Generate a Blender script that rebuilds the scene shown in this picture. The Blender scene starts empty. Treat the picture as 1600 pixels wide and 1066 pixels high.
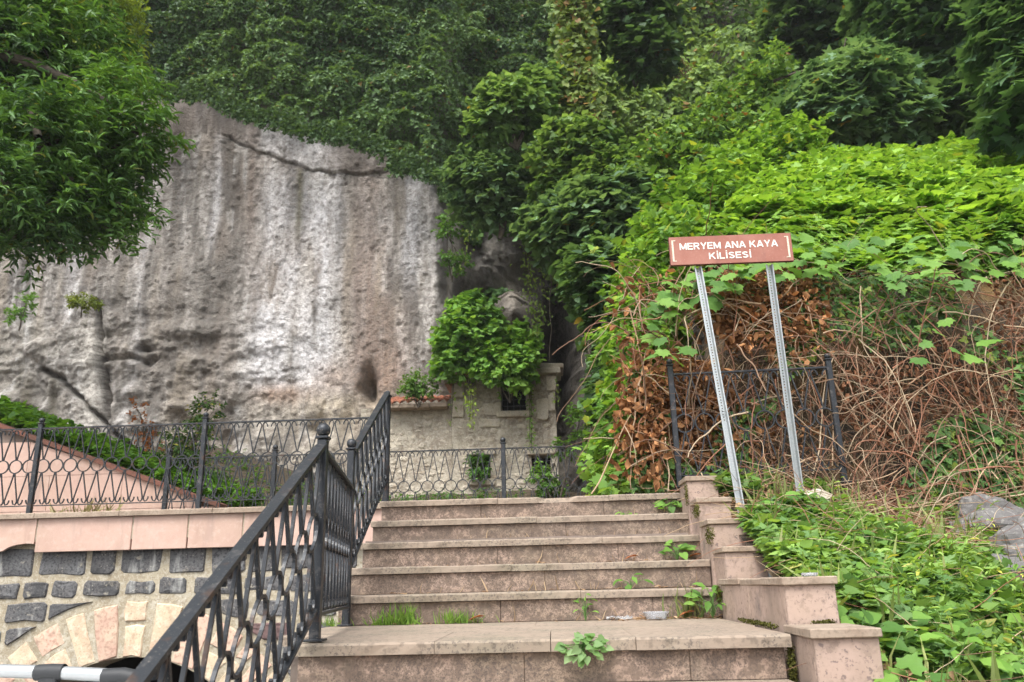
import bpy, bmesh, math, random
import numpy as np
from mathutils import Vector, Matrix
random.seed(7)
RS = np.random.RandomState(11)
scene = bpy.context.scene
COL = scene.collection

# ------------------------------------------------------------------ camera, sky, sun, exposure
PITCH, YAW, ROLL, FPX, EYE = math.radians(16.587), math.radians(2.365), math.radians(-1.416), 1278.6, 0.198
cp, sp, cy, sy = math.cos(PITCH), math.sin(PITCH), math.cos(YAW), math.sin(YAW)
CF = np.array([-sy*cp, cy*cp, sp]); R0 = np.array([cy, sy, 0.]); U0 = np.cross(R0, CF)
CR = math.cos(ROLL)*R0 + math.sin(ROLL)*U0
CU = -math.sin(ROLL)*R0 + math.cos(ROLL)*U0
CC = np.array([0, 0, EYE])
cam_d = bpy.data.cameras.new('camera'); cam = bpy.data.objects.new('camera', cam_d); COL.objects.link(cam)
m = Matrix(((CR[0], CU[0], -CF[0], 0), (CR[1], CU[1], -CF[1], 0), (CR[2], CU[2], -CF[2], EYE), (0, 0, 0, 1)))
cam.matrix_world = m
cam_d.sensor_width = 36; cam_d.lens = 36*FPX/1600; cam_d.clip_start = .05; cam_d.clip_end = 400
cam_d.dof.use_dof = True; cam_d.dof.focus_distance = 4.6; cam_d.dof.aperture_fstop = 4.5
scene.camera = cam

world = bpy.data.worlds.new('World'); scene.world = world; world.use_nodes = True
nt = world.node_tree; bg = nt.nodes['Background']
sky = nt.nodes.new('ShaderNodeTexSky'); sky.sky_type = 'NISHITA'; sky.sun_disc = False
SUN_EL, SUN_AZ = math.radians(58), math.radians(200)      # compass style: 0 = +Y, 90 = +X
sky.sun_elevation = SUN_EL; sky.sun_rotation = SUN_AZ; sky.air_density = 1.0; sky.dust_density = 4.0; sky.ozone_density = 1.0
hs = nt.nodes.new('ShaderNodeHueSaturation'); hs.inputs['Saturation'].default_value = .2
nt.links.new(sky.outputs[0], hs.inputs['Color']); nt.links.new(hs.outputs[0], bg.inputs[0])
bg.inputs[1].default_value = 0.15
sl = bpy.data.lights.new('sun', 'SUN'); sl.energy = 1.1; sl.angle = math.radians(25); sl.color = (1, .96, .9)
so = bpy.data.objects.new('sun', sl); COL.objects.link(so)
sd = Vector((math.sin(SUN_AZ)*math.cos(SUN_EL), math.cos(SUN_AZ)*math.cos(SUN_EL), math.sin(SUN_EL)))
so.rotation_euler = (-sd).to_track_quat('-Z', 'Y').to_euler()
so.location = (0, -5, 12)
vs = scene.view_settings; vs.view_transform = 'Standard'; vs.look = 'None'; vs.gamma = 1; vs.exposure = 1.2
vs.use_curve_mapping = False
scene.cycles.max_bounces = 7; scene.cycles.volume_bounces = 1; scene.cycles.volume_step_rate = 4; scene.cycles.transparent_max_bounces = 12

# ------------------------------------------------------------------ picture <-> world
def at(x, y, Y):
    d = CF*FPX + CR*(x-800) - CU*(y-533)
    return CC + d*(Y/d[1])
def proj(P):
    d = np.asarray(P, float) - CC
    z = d@CF; z = np.where(z < .05, .05, z)
    return 800+FPX*(d@CR)/z, 533-FPX*(d@CU)/z, z
def in_view(P, mar=170):
    x, y, z = proj(P)
    return (z > .1) & (x > -mar) & (x < 1600+mar) & (y > -mar) & (y < 1066+mar)

# ------------------------------------------------------------------ noise
def _h(i, j, k, s):
    n = (i*374761393 + j*668265263 + k*2147483647 + s*1274126177) & 0xffffffff
    n = ((n ^ (n >> 13))*1274126177) & 0xffffffff
    n = ((n ^ (n >> 16))*668265263) & 0xffffffff
    return ((n ^ (n >> 15)) & 0xffff)/32767.5 - 1
def vn(P, f=1.0, s=0):
    P = np.asarray(P, float)*f + 1000.37
    I = np.floor(P).astype(np.int64); t = P-I; t = t*t*(3-2*t)
    i, j, k = I[..., 0], I[..., 1], I[..., 2]; a, b, c = t[..., 0], t[..., 1], t[..., 2]
    def L(u, v, w): return u+(v-u)*w
    return L(L(L(_h(i, j, k, s), _h(i+1, j, k, s), a), L(_h(i, j+1, k, s), _h(i+1, j+1, k, s), a), b),
             L(L(_h(i, j, k+1, s), _h(i+1, j, k+1, s), a), L(_h(i, j+1, k+1, s), _h(i+1, j+1, k+1, s), a), b), c)
def fbm(P, f=1.0, o=4, s=0, g=.5):
    r = 0; a = 1; t = 0
    for q in range(o):
        r = r+a*vn(P, f*2.03**q, s+q*17); t += a; a *= g
    return r/t
def billow(P, f=1.0, o=2, s=0):
    r = 0; a = 1; t = 0
    for q in range(o):
        r = r+a*np.minimum(1, np.abs(vn(P, f*2.1**q, s+q*13))*2.2); t += a; a *= .5
    return r/t
def sst(a, b, x):
    t = np.clip((x-a)/(b-a), 0, 1); return t*t*(3-2*t)
def nrm(v): return v/np.maximum(np.linalg.norm(v, axis=-1, keepdims=True), 1e-9)

# ------------------------------------------------------------------ objects
def tag(o, label=None, cat=None, group=None, kind=None):
    if label: o['label'] = label
    if cat: o['category'] = cat
    if group: o['group'] = group
    if kind: o['kind'] = kind
    return o
def thing(name, label, cat, loc=(0, 0, 0), rz=0, group=None):
    o = bpy.data.objects.new(name, None); COL.objects.link(o); o.location = loc; o.rotation_euler = (0, 0, rz)
    o.empty_display_size = .1
    return tag(o, label, cat, group)
def link(name, me, parent=None, loc=None):
    o = bpy.data.objects.new(name, me); COL.objects.link(o)
    if parent is not None: o.parent = parent
    if loc is not None: o.location = loc
    return o
def np_mesh(name, V, F, mat=None, smooth=False, col=None):
    V = np.asarray(V, np.float32); F = np.asarray(F, np.int32); k = F.shape[1]
    me = bpy.data.meshes.new(name)
    me.vertices.add(len(V)); me.vertices.foreach_set('co', V.ravel())
    me.loops.add(F.size); me.loops.foreach_set('vertex_index', F.ravel())
    me.polygons.add(len(F)); me.polygons.foreach_set('loop_start', np.arange(0, F.size, k, dtype=np.int32))
    me.polygons.foreach_set('loop_total', np.full(len(F), k, np.int32))
    if smooth: me.polygons.foreach_set('use_smooth', np.ones(len(F), bool))
    me.update(calc_edges=True)
    if col is not None:
        a = me.color_attributes.new('Col', 'FLOAT_COLOR', 'POINT')
        c = np.ones((len(V), 4), np.float32); c[:, :3] = col; a.data.foreach_set('color', c.ravel())
    if mat: me.materials.append(mat)
    return me
def py_mesh(name, V, F, mat=None, smooth=False):
    me = bpy.data.meshes.new(name); me.from_pydata([tuple(map(float, v)) for v in V], [], F); me.update()
    if smooth:
        for p in me.polygons: p.use_smooth = True
    if mat: me.materials.append(mat)
    return me
def box_mesh(name, x0, x1, y0, y1, z0, z1, mat, bev=0.004, seg=1, jit=0, rs=None):
    bm = bmesh.new()
    vs_ = [bm.verts.new((x, y, z)) for x in (x0, x1) for y in (y0, y1) for z in (z0, z1)]
    for f in ((0, 1, 3, 2), (4, 6, 7, 5), (0, 4, 5, 1), (2, 3, 7, 6), (0, 2, 6, 4), (1, 5, 7, 3)):
        bm.faces.new([vs_[i] for i in f])
    if jit:
        for v in bm.verts: v.co += Vector((random.uniform(-jit, jit), random.uniform(-jit, jit), random.uniform(-jit, jit)))
    if bev: bmesh.ops.bevel(bm, geom=bm.edges[:], offset=bev, segments=seg, affect='EDGES', profile=.5)
    bmesh.ops.recalc_face_normals(bm, faces=bm.faces[:])
    me = bpy.data.meshes.new(name); bm.to_mesh(me); bm.free(); me.materials.append(mat)
    return me
def box(name, x0, x1, y0, y1, z0, z1, mat, parent=None, bev=.004, jit=0, seg=1):
    return link(name, box_mesh(name, x0, x1, y0, y1, z0, z1, mat, bev, seg, jit), parent)
def tube(paths, r, n=5, r1=None, cap=False):
    """verts, quads for swept round tubes; paths = list of (k,3) arrays"""
    V = []; F = []; b = 0
    for P in paths:
        P = np.asarray(P, float); k = len(P)
        T = nrm(np.gradient(P, axis=0)); ref = np.array([0.31, .2, .93]); 
        if abs(T[0]@ref) > .9: ref = np.array([1., 0, 0])
        A = nrm(np.cross(T, ref)); B = np.cross(T, A)
        rr = np.linspace(r, r if r1 is None else r1, k)[:, None, None]
        an = np.arange(n)*2*math.pi/n
        ring = P[:, None]+rr*(A[:, None]*np.cos(an)[None, :, None]+B[:, None]*np.sin(an)[None, :, None])
        V.append(ring.reshape(-1, 3))
        i = np.arange(k-1)[:, None]*n; j = np.arange(n)[None]
        q = np.stack([i+j, i+(j+1) % n, i+n+(j+1) % n, i+n+j], -1).reshape(-1, 4)+b
        F.append(q); b += k*n
    return np.concatenate(V), np.concatenate(F)
def ribbon(path, w, t, closed=False):
    """path (k,2) in local x,z; section t in the plane, w across it (local y)"""
    P = np.asarray(path, float); k = len(P)
    T = (np.roll(P, -1, 0)-np.roll(P, 1, 0)) if closed else np.gradient(P, axis=0)
    T = nrm(T); N = np.stack([-T[:, 1], T[:, 0]], 1)
    V = []
    for sn, yy in ((-1, -w/2), (1, -w/2), (1, w/2), (-1, w/2)):
        q = P+N*sn*t/2; V.append(np.stack([q[:, 0], np.full(k, yy), q[:, 1]], 1))
    V = np.stack(V, 1).reshape(-1, 3); F = []
    for i in range(k if closed else k-1):
        a = i*4; b = ((i+1) % k)*4
        for j in range(4): F.append((a+j, a+(j+1) % 4, b+(j+1) % 4, b+j))
    if not closed: F.append((0, 3, 2, 1)); a = (k-1)*4; F.append((a, a+1, a+2, a+3))
    return V, F

# ------------------------------------------------------------------ materials
def mat(name, col=(.5, .5, .5), rough=.8, metal=0., noise=None, bump=None, spots=None, extra=None, attr=False, spec=.4, obj_rand=0, coat=0):
    """noise: list of (scale, lo, hi, colour, strength, stretch); bump: list of (scale, strength, dist); all in object space"""
    m_ = bpy.data.materials.new(name); m_.use_nodes = True; n = m_.node_tree.nodes; l = m_.node_tree.links
    b = n['Principled BSDF']; b.inputs['Roughness'].default_value = rough; b.inputs['Metallic'].default_value = metal
    b.inputs['Specular IOR Level'].default_value = spec; b.inputs['Coat Weight'].default_value = coat
    tc = n.new('ShaderNodeTexCoord'); geo = n.new('ShaderNodeNewGeometry')
    co = geo.outputs['Position']
    if attr:
        a = n.new('ShaderNodeAttribute'); a.attribute_name = 'Col'; cur = a.outputs['Color']
    else:
        a = n.new('ShaderNodeRGB'); a.outputs[0].default_value = (*col, 1); cur = a.outputs[0]
    if obj_rand:
        oi = n.new('ShaderNodeObjectInfo'); mr = n.new('ShaderNodeMapRange'); mr.inputs[3].default_value = 1-obj_rand; mr.inputs[4].default_value = 1+obj_rand
        l.new(oi.outputs['Random'], mr.inputs[0]); mx = n.new('ShaderNodeVectorMath'); mx.operation = 'SCALE'
        l.new(cur, mx.inputs[0]); l.new(mr.outputs[0], mx.inputs['Scale']); cur = mx.outputs[0]
    for q in (noise or []):
        sc, lo, hi, c2, st = q[:5]; stretch = q[5] if len(q) > 5 else (1, 1, 1)
        mp = n.new('ShaderNodeMapping'); mp.inputs['Scale'].default_value = stretch; l.new(co, mp.inputs[0])
        tx = n.new('ShaderNodeTexNoise'); tx.inputs['Scale'].default_value = sc; tx.inputs['Detail'].default_value = 6; tx.inputs['Roughness'].default_value = .6
        l.new(mp.outputs[0], tx.inputs['Vector'])
        r = n.new('ShaderNodeMapRange'); r.inputs[1].default_value = lo; r.inputs[2].default_value = hi; r.inputs[3].default_value = 0; r.inputs[4].default_value = st
        l.new(tx.outputs[0], r.inputs[0])
        mx = n.new('ShaderNodeMix'); mx.data_type = 'RGBA'; l.new(r.outputs[0], mx.inputs[0]); l.new(cur, mx.inputs[6]); mx.inputs[7].default_value = (*c2, 1)
        cur = mx.outputs[2]
    for q in (spots or []):                       # (scale, radius, colour, strength, patch_scale, patch_lo)
        sc, rad, c2, st, ps, pl = q
        vo = n.new('ShaderNodeTexVoronoi'); vo.inputs['Scale'].default_value = sc; vo.inputs['Randomness'].default_value = 1
        nz = n.new('ShaderNodeTexNoise'); nz.inputs['Scale'].default_value = sc*1.7; nz.inputs['Detail'].default_value = 3
        ad = n.new('ShaderNodeMixRGB'); ad.blend_type = 'LINEAR_LIGHT'; ad.inputs[0].default_value = .012*8/sc*10
        l.new(co, ad.inputs[1]); l.new(nz.outputs['Color'], ad.inputs[2]); l.new(ad.outputs[0], vo.inputs['Vector'])
        l.new(co, nz.inputs['Vector'])
        r = n.new('ShaderNodeMapRange'); r.inputs[1].default_value = rad*1.35; r.inputs[2].default_value = rad*.75; r.inputs[3].default_value = 0; r.inputs[4].default_value = st
        l.new(vo.outputs['Distance'], r.inputs[0])
        pn = n.new('ShaderNodeTexNoise'); pn.inputs['Scale'].default_value = ps; pn.inputs['Detail'].default_value = 4; l.new(co, pn.inputs['Vector'])
        r2 = n.new('ShaderNodeMapRange'); r2.inputs[1].default_value = pl; r2.inputs[2].default_value = pl+.08; l.new(pn.outputs[0], r2.inputs[0])
        mu = n.new('ShaderNodeMath'); mu.operation = 'MULTIPLY'; l.new(r.outputs[0], mu.inputs[0]); l.new(r2.outputs[0], mu.inputs[1])
        mx = n.new('ShaderNodeMix'); mx.data_type = 'RGBA'; l.new(mu.outputs[0], mx.inputs[0]); l.new(cur, mx.inputs[6]); mx.inputs[7].default_value = (*c2, 1)
        cur = mx.outputs[2]
    l.new(cur, b.inputs['Base Color'])
    prev = None
    for sc, st, di in (bump or []):
        tx = n.new('ShaderNodeTexNoise'); tx.inputs['Scale'].default_value = sc; tx.inputs['Detail'].default_value = 5; l.new(co, tx.inputs['Vector'])
        bp = n.new('ShaderNodeBump'); bp.inputs['Strength'].default_value = st; bp.inputs['Distance'].default_value = di
        l.new(tx.outputs[0], bp.inputs['Height'])
        if prev: l.new(prev, bp.inputs['Normal'])
        prev = bp.outputs[0]
    if prev: l.new(prev, b.inputs['Normal'])
    return m_
def leaf_mat(name, rough=.5, trans=.3, tint=(1.5, 1.35, .6), spec=.35):
    m_ = bpy.data.materials.new(name); m_.use_nodes = True; n = m_.node_tree.nodes; l = m_.node_tree.links
    b = n['Principled BSDF']; b.inputs['Roughness'].default_value = rough; b.inputs['Specular IOR Level'].default_value = spec
    a = n.new('ShaderNodeAttribute'); a.attribute_name = 'Col'; l.new(a.outputs['Color'], b.inputs['Base Color'])
    t = n.new('ShaderNodeBsdfTranslucent'); mu = n.new('ShaderNodeVectorMath'); mu.operation = 'MULTIPLY'; mu.inputs[1].default_value = tint
    l.new(a.outputs['Color'], mu.inputs[0]); l.new(mu.outputs[0], t.inputs['Color'])
    mx = n.new('ShaderNodeMixShader'); mx.inputs[0].default_value = trans
    l.new(b.outputs[0], mx.inputs[1]); l.new(t.outputs[0], mx.inputs[2]); l.new(mx.outputs[0], n['Material Output'].inputs['Surface'])
    return m_

M = {}
PINK = (.385, .28, .22)
M['step'] = mat('step_stone', PINK, .85, noise=[(5, .54, .66, (.13, .10, .08), .6, (.5, .5, 1)), (2.2, .42, .6, (.28, .215, .155), .85), (7, .48, .6, (.19, .14, .11), .75, (1, 1, 1.5)), (1.3, .55, .66, (.42, .31, .25), .7), (26, .47, .56, (.15, .11, .085), .75), (80, .5, .58, (.14, .105, .085), .7), (4.5, .58, .68, (.16, .13, .10), .6)],
                spots=[(70, .32, (.10, .078, .065), .75, 5, .43), (150, .38, (.09, .07, .058), .7, 6, .40), (26, .16, (.14, .12, .105), .6, 2.2, .48)],
                bump=[(60, .3, .004), (9, .3, .01)], obj_rand=.07)
M['tread'] = mat('tread_stone', (.31, .245, .19), .9, noise=[(4, .4, .65, (.30, .245, .19), .8), (30, .5, .62, (.17, .135, .105), .65), (2, .5, .7, (.2, .19, .13), .4)],
                 spots=[(60, .34, (.12, .1, .085), .75, 4, .45)], bump=[(60, .35, .004), (14, .4, .008)], obj_rand=.08)
M['plinth'] = mat('plinth_stone', (.43, .32, .265), .85, noise=[(3.5, .52, .64, (.24, .185, .15), .7, (1, 1, .6)), (26, .54, .62, (.2, .15, .12), .55), (9, .52, .66, (.33, .25, .2), .55), (2.5, .45, .7, (.40, .30, .23), .7), (40, .56, .66, (.25, .185, .16), .5), (3.2, .58, .68, (.2, .165, .15), .7)],
                  spots=[(24, .2, (.15, .115, .11), .8, 3, .44), (55, .22, (.19, .14, .125), .7, 4, .45)], bump=[(50, .25, .004)], obj_rand=.05)
M['moss'] = mat('moss', (.09, .10, .02), .95, noise=[(40, .4, .6, (.04, .05, .015), .8)], bump=[(80, .8, .01)])
M['clad'] = mat('pink_cladding', (.54, .375, .30), .75, noise=[(3.5, .5, .66, (.40, .27, .21), .55, (1.6, 1.6, .45)), (14, .52, .66, (.62, .48, .40), .6), (1.6, .4, .65, (.66, .45, .38), .7), (6, .5, .7, (.48, .31, .25), .45), (2, .58, .72, (.30, .23, .2), .5, (3, 3, .5)), (60, .5, .7, (.45, .3, .25), .3)], bump=[(40, .15, .003)], obj_rand=.05)
M['coping'] = mat('coping_stone', (.36, .285, .22), .9, noise=[(8, .45, .6, (.27, .2, .15), .7), (50, .5, .6, (.2, .16, .12), .6)], bump=[(50, .4, .006)], obj_rand=.08)
M['rcop'] = mat('red_coping', (.20, .085, .06), .85, noise=[(8, .45, .6, (.13, .07, .05), .7)], bump=[(50, .3, .005)])
M['mortar'] = mat('mortar', (.43, .375, .275), .95, noise=[(2.5, .42, .6, (.31, .26, .18), .8), (12, .48, .62, (.52, .48, .39), .7), (30, .5, .6, (.27, .22, .15), .6), (80, .55, .62, (.6, .56, .48), .5)], bump=[(20, .5, .02), (90, .5, .006)])
M['basalt'] = mat('basalt', (.12, .12, .122), .85, noise=[(9, .60, .68, (.42, .38, .3), .8), (6, .45, .6, (.13, .125, .125), .8), (45, .5, .6, (.045, .045, .05), .8), (3, .56, .66, (.5, .5, .47), .55, (2.5, 2.5, .6))],
                  spots=[(30, .16, (.5, .47, .4), .7, 6, .5)], bump=[(30, .6, .015), (100, .5, .004)], obj_rand=.45)
M['redbasalt'] = mat('red_basalt', (.16, .10, .095), .85, noise=[(30, .5, .6, (.09, .06, .06), .7)], bump=[(30, .6, .015)])
M['cream'] = mat('cream_stone', (.66, .53, .37), .85, noise=[(4, .42, .62, (.58, .39, .28), .75), (18, .5, .62, (.72, .62, .48), .7), (8, .56, .66, (.40, .32, .22), .6), (60, .54, .62, (.36, .27, .19), .55)], bump=[(30, .4, .01)], obj_rand=.12)
M['pinkst'] = mat('pink_voussoir', (.60, .40, .31), .85, noise=[(6, .42, .62, (.64, .5, .37), .75), (30, .5, .6, (.40, .24, .18), .65), (9, .57, .66, (.35, .26, .2), .6)], bump=[(30, .4, .01)], obj_rand=.1)
M['conc'] = mat('core_concrete', (.25, .2, .17), .95, noise=[(6, .4, .6, (.15, .12, .1), .7)], bump=[(20, .5, .02)])
M['iron'] = mat('black_iron', (.028, .032, .038), .42, .35, noise=[(25, .56, .66, (.13, .12, .115), .55), (9, .6, .68, (.11, .055, .03), .55), (120, .62, .7, (.4, .36, .3), .55)], bump=[(80, .25, .002)], spec=.5)
M['galv'] = mat('galvanised_steel', (.40, .43, .44), .42, .55, noise=[(20, .45, .6, (.40, .43, .44), .7), (120, .5, .6, (.6, .62, .62), .4), (7, .6, .72, (.3, .28, .2), .5)], bump=[(60, .1, .002)])
M['sign'] = mat('brown_sign_paint', (.32, .12, .085), .5, noise=[(5, .4, .65, (.40, .18, .135), .8), (14, .55, .68, (.26, .11, .085), .6, (1, 1, .4)), (60, .58, .66, (.45, .26, .2), .5)], spec=.4)
M['signedge'] = mat('sign_edge', (.16, .05, .035), .55)
M['letter'] = mat('white_lettering', (.83, .8, .74), .5, noise=[(60, .6, .7, (.6, .5, .42), .4)])
M['lmark'] = mat('cream_border', (.72, .66, .52), .55, noise=[(90, .5, .62, (.45, .25, .18), .45)])
M['asphalt'] = mat('asphalt', (.06, .06, .06), .9, noise=[(40, .4, .6, (.09, .085, .08), .7)], bump=[(120, .5, .005)])
M['pave'] = mat('paving', (.3, .24, .2), .9, noise=[(4, .4, .6, (.22, .18, .14), .7)], bump=[(60, .4, .005)])
M['soil'] = mat('soil', (.075, .055, .035), .95, noise=[(3, .4, .6, (.05, .04, .025), .8), (20, .5, .6, (.11, .075, .045), .6)], bump=[(10, .8, .05), (50, .8, .02)])
M['bank'] = mat('earth_bank', (.09, .06, .035), .95, noise=[(1.3, .5, .62, (.20, .12, .04), .7), (7, .45, .6, (.035, .03, .025), .8)], bump=[(6, 1, .08), (40, .7, .02)])
M['rock'] = mat('cliff_rock', attr=True, rough=.9, noise=[(9, .48, .62, (.16, .135, .115), .5), (34, .53, .64, (.12, .10, .09), .55), (60, .56, .66, (.5, .47, .44), .35)],
                spots=[(3.2, .12, (.13, .105, .095), .7, .7, .52)], bump=[(6, .5, .06), (22, 1.0, .045), (70, 1.0, .02)], spec=.25)
M['stone'] = mat('grey_rock', (.15, .145, .14), .85, noise=[(5, .4, .6, (.13, .12, .12), .7), (30, .55, .65, (.35, .33, .3), .6)], bump=[(10, .8, .03), (60, .5, .006)])
M['plaster'] = mat('old_plaster', (.50, .45, .36), .95, noise=[(2.4, .52, .62, (.24, .19, .14), .7, (1, 1, .5)), (1.2, .4, .6, (.36, .31, .25), .8), (4, .5, .64, (.22, .18, .14), .65), (14, .5, .6, (.58, .53, .45), .6), (30, .56, .66, (.2, .17, .13), .6)], bump=[(5, .9, .06), (25, .7, .03)])
M['rubble'] = mat('rubble_stone', (.48, .42, .33), .9, noise=[(7, .4, .6, (.56, .51, .43), .8), (4, .54, .66, (.30, .20, .13), .5), (40, .52, .62, (.3, .26, .2), .7)], bump=[(14, .7, .03), (60, .5, .01)], obj_rand=.28)
M['tile'] = mat('terracotta', (.36, .13, .075), .85, noise=[(10, .45, .6, (.22, .09, .06), .7), (40, .55, .62, (.4, .3, .2), .5)], bump=[(40, .4, .006)], obj_rand=.3)
M['dark'] = mat('interior_shade', (.012, .011, .01), 1)  # near-black colour standing in for shade inside the vault and windows
M['bark'] = mat('bark', (.10, .08, .06), .9, noise=[(20, .4, .6, (.05, .04, .03), .8)], bump=[(30, .8, .01)])
M['leaf'] = leaf_mat('leaf', .55, .38, spec=.3)
M['waxy'] = leaf_mat('waxy_leaf', .5, .3, spec=.35)
M['dry'] = leaf_mat('dry_leaf', .85, .2, (1.2, 1, .8), .15)
M['stem'] = mat('stems', attr=True, rough=.85)
M['car'] = mat('white_car_paint', (.80, .80, .79), .25, spec=.5, coat=.6)
M['glass'] = mat('dark_car_glass', (.015, .017, .018), .06, spec=.6)
M['rubber'] = mat('black_plastic', (.03, .032, .035), .55)
M['alu'] = mat('satin_aluminium', (.42, .44, .45), .4, .6)
M['lamp'] = mat('lamp_glass', (.5, .05, .04), .15)
M['film'] = mat('plastic_film', (.45, .44, .47), .25, spec=.6)
M['clear'] = mat('clear_plastic', (.8, .82, .85), .12, spec=.6)
b_ = M['clear'].node_tree.nodes['Principled BSDF']; b_.inputs['Transmission Weight'].default_value = .75; b_.inputs['IOR'].default_value = 1.2
M['bottle'] = mat('bottle_plastic', (.7, .85, .8), .08, spec=.6)
M['bottle'].node_tree.nodes['Principled BSDF'].inputs['Transmission Weight'].default_value = .7
M['blue'] = mat('blue_label', (.03, .16, .5), .4)
M['paper'] = mat('yellowed_paper', (.62, .58, .28), .8, noise=[(20, .4, .6, (.5, .35, .15), .5)])

# ------------------------------------------------------------------ leaves
def fan(pts, c, zc=0, zf=None):
    V = [(c[0], c[1], zc)]+[(x, y, (zf(x, y) if zf else 0)) for x, y in pts]
    n = len(pts); return np.array(V, float), np.array([(0, 1+i, 1+(i+1) % n) for i in range(n)])
T_DIA = (np.array([(0, 0, 0), (.3, .45, .1), (0, 1, -.08), (-.3, .45, .1)], float), np.array([(0, 1, 2), (0, 2, 3)]))
T_OVAL = (np.array([(0, 0, 0), (.24, .38, .06), (.15, .75, .02), (0, 1, -.16), (-.15, .75, .02), (-.24, .38, .06), (0, .5, -.02)], float),
          np.array([(6, 0, 1), (6, 1, 2), (6, 2, 3), (6, 3, 4), (6, 4, 5), (6, 5, 0)]))
T_NARROW = (T_OVAL[0]*np.array([.62, 1, 1.1]), T_OVAL[1])
T_IVY = fan([(0, .05), (.32, -.05), (.5, .28), (.24, .42), (0, 1), (-.24, .42), (-.5, .28), (-.32, -.05)], (0, .32), -.05, lambda x, y: .05-.1*abs(y-.4))
T_LOBE = fan([(0, .1), (.2, -.08), (.46, .02), (.42, .2), (.56, .46), (.34, .5), (.26, .74), (.1, .76), (0, 1.05), (-.1, .76), (-.26, .74), (-.34, .5), (-.56, .46), (-.42, .2), (-.46, .02), (-.2, -.08)],
             (0, .36), -.05, lambda x, y: .07*math.cos(5*x)-.12*y*y*.6)
T_HEART = fan([(0, .08), (.22, -.06), (.45, .12), (.42, .42), (.2, .78), (0, 1.05), (-.2, .78), (-.42, .42), (-.45, .12), (-.22, -.06)], (0, .4), -.06, lambda x, y: .05-.12*y*y)
T_FIG = fan([(0, 0), (.18, .1), (.5, .12), (.3, .36), (.56, .62), (.2, .6), (0, 1.08), (-.2, .6), (-.56, .62), (-.3, .36), (-.5, .12), (-.18, .1)], (0, .38), -.04, lambda x, y: .06-.16*y*y)
T_CURL = (np.array([(0, 0, 0), (.26, .3, .22), (.16, .75, .30), (.05, 1, .0), (-.2, .7, .24), (-.26, .3, .16), (.03, .5, -.12)], float), T_OVAL[1])
T_BLADE = (np.array([(-.04, 0, 0), (.04, 0, 0), (.035, .5, .06), (-.035, .5, .06), (0, 1, -.1)], float), np.array([(0, 1, 2), (0, 2, 3), (3, 2, 4)]))
def frames(n, d):
    n = nrm(n); d = d-n*(d*n).sum(-1, keepdims=True); d = nrm(d); x = np.cross(d, n); return x, d, n
def leaves_geo(P, N, D, S, tpl, C):
    V, F = tpl; x, d, n = frames(N, D); k = len(V); m_ = len(P)
    S = np.asarray(S)[:, None, None] if np.ndim(S) else S
    vv = P[:, None]+S*(x[:, None]*V[None, :, 0:1]+d[:, None]*V[None, :, 1:2]+n[:, None]*V[None, :, 2:3])
    ff = F[None]+(np.arange(m_)*k)[:, None, None]
    return vv.reshape(-1, 3), ff.reshape(-1, 3), np.repeat(C, k, axis=0)
TRIS = [0]
def leaves_obj(name, parts, mt, parent=None, stuff=False):
    V = []; F = []; C = []; b = 0
    for v, f, c in parts:
        if len(v) == 0: continue
        V.append(v); F.append(f+b); C.append(c); b += len(v)
    me = np_mesh(name, np.concatenate(V), np.concatenate(F), mt, False, np.concatenate(C)); TRIS[0] += len(me.polygons)
    o = link(name, me, parent)
    if stuff: o['kind'] = 'stuff'
    return o
def palette(n, c0, c1, rs, key=None, odd=None, oddp=0, br=.25):
    t = rs.rand(n) if key is None else np.clip(.5+.5*key+rs.randn(n)*.22, 0, 1)
    c = np.array(c0)[None]*(1-t[:, None])+np.array(c1)[None]*t[:, None]
    c = c*(1+br*(rs.rand(n, 1)*2-1))
    if odd is not None:
        q = rs.rand(n) < oddp; c[q] = np.array(odd)*(0.7+.6*rs.rand(q.sum(), 1))
    return c
def coat(P, N, rs, amp, f, size, tpl, c0, c1, deep=.25, rand=.55, up=.5, odd=None, oddp=0, seed=0, o=2, keyf=.6, droop=-.3, sizev=.35):
    """leaf layer over surface points P with normals N, puffed into clumps"""
    b = billow(P, f, o, seed); e = .08
    g = np.stack([billow(P+np.array(v)*e, f, o, seed)-b for v in ((1, 0, 0), (0, 1, 0), (0, 0, 1))], 1)/e
    g = g-N*(g*N).sum(1, keepdims=True)
    n2 = nrm(N-.8*amp*g)
    Q = P+N*(amp*b)[:, None]-N*(rs.rand(len(P))**2*deep)[:, None]
    LN = nrm(n2+np.array([0, 0, up])+rand*rs.randn(len(P), 3))
    LD = nrm(rs.randn(len(P), 3)*.85+np.array([0, 0, droop])+n2*.2)
    key = fbm(P, keyf, 2, seed+5)*1.5
    C = palette(len(P), c0, c1, rs, key, odd, oddp)
    S = size*(1+sizev*(rs.rand(len(P))*2-1))
    return leaves_geo(Q, LN, LD, S, tpl, C)
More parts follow.
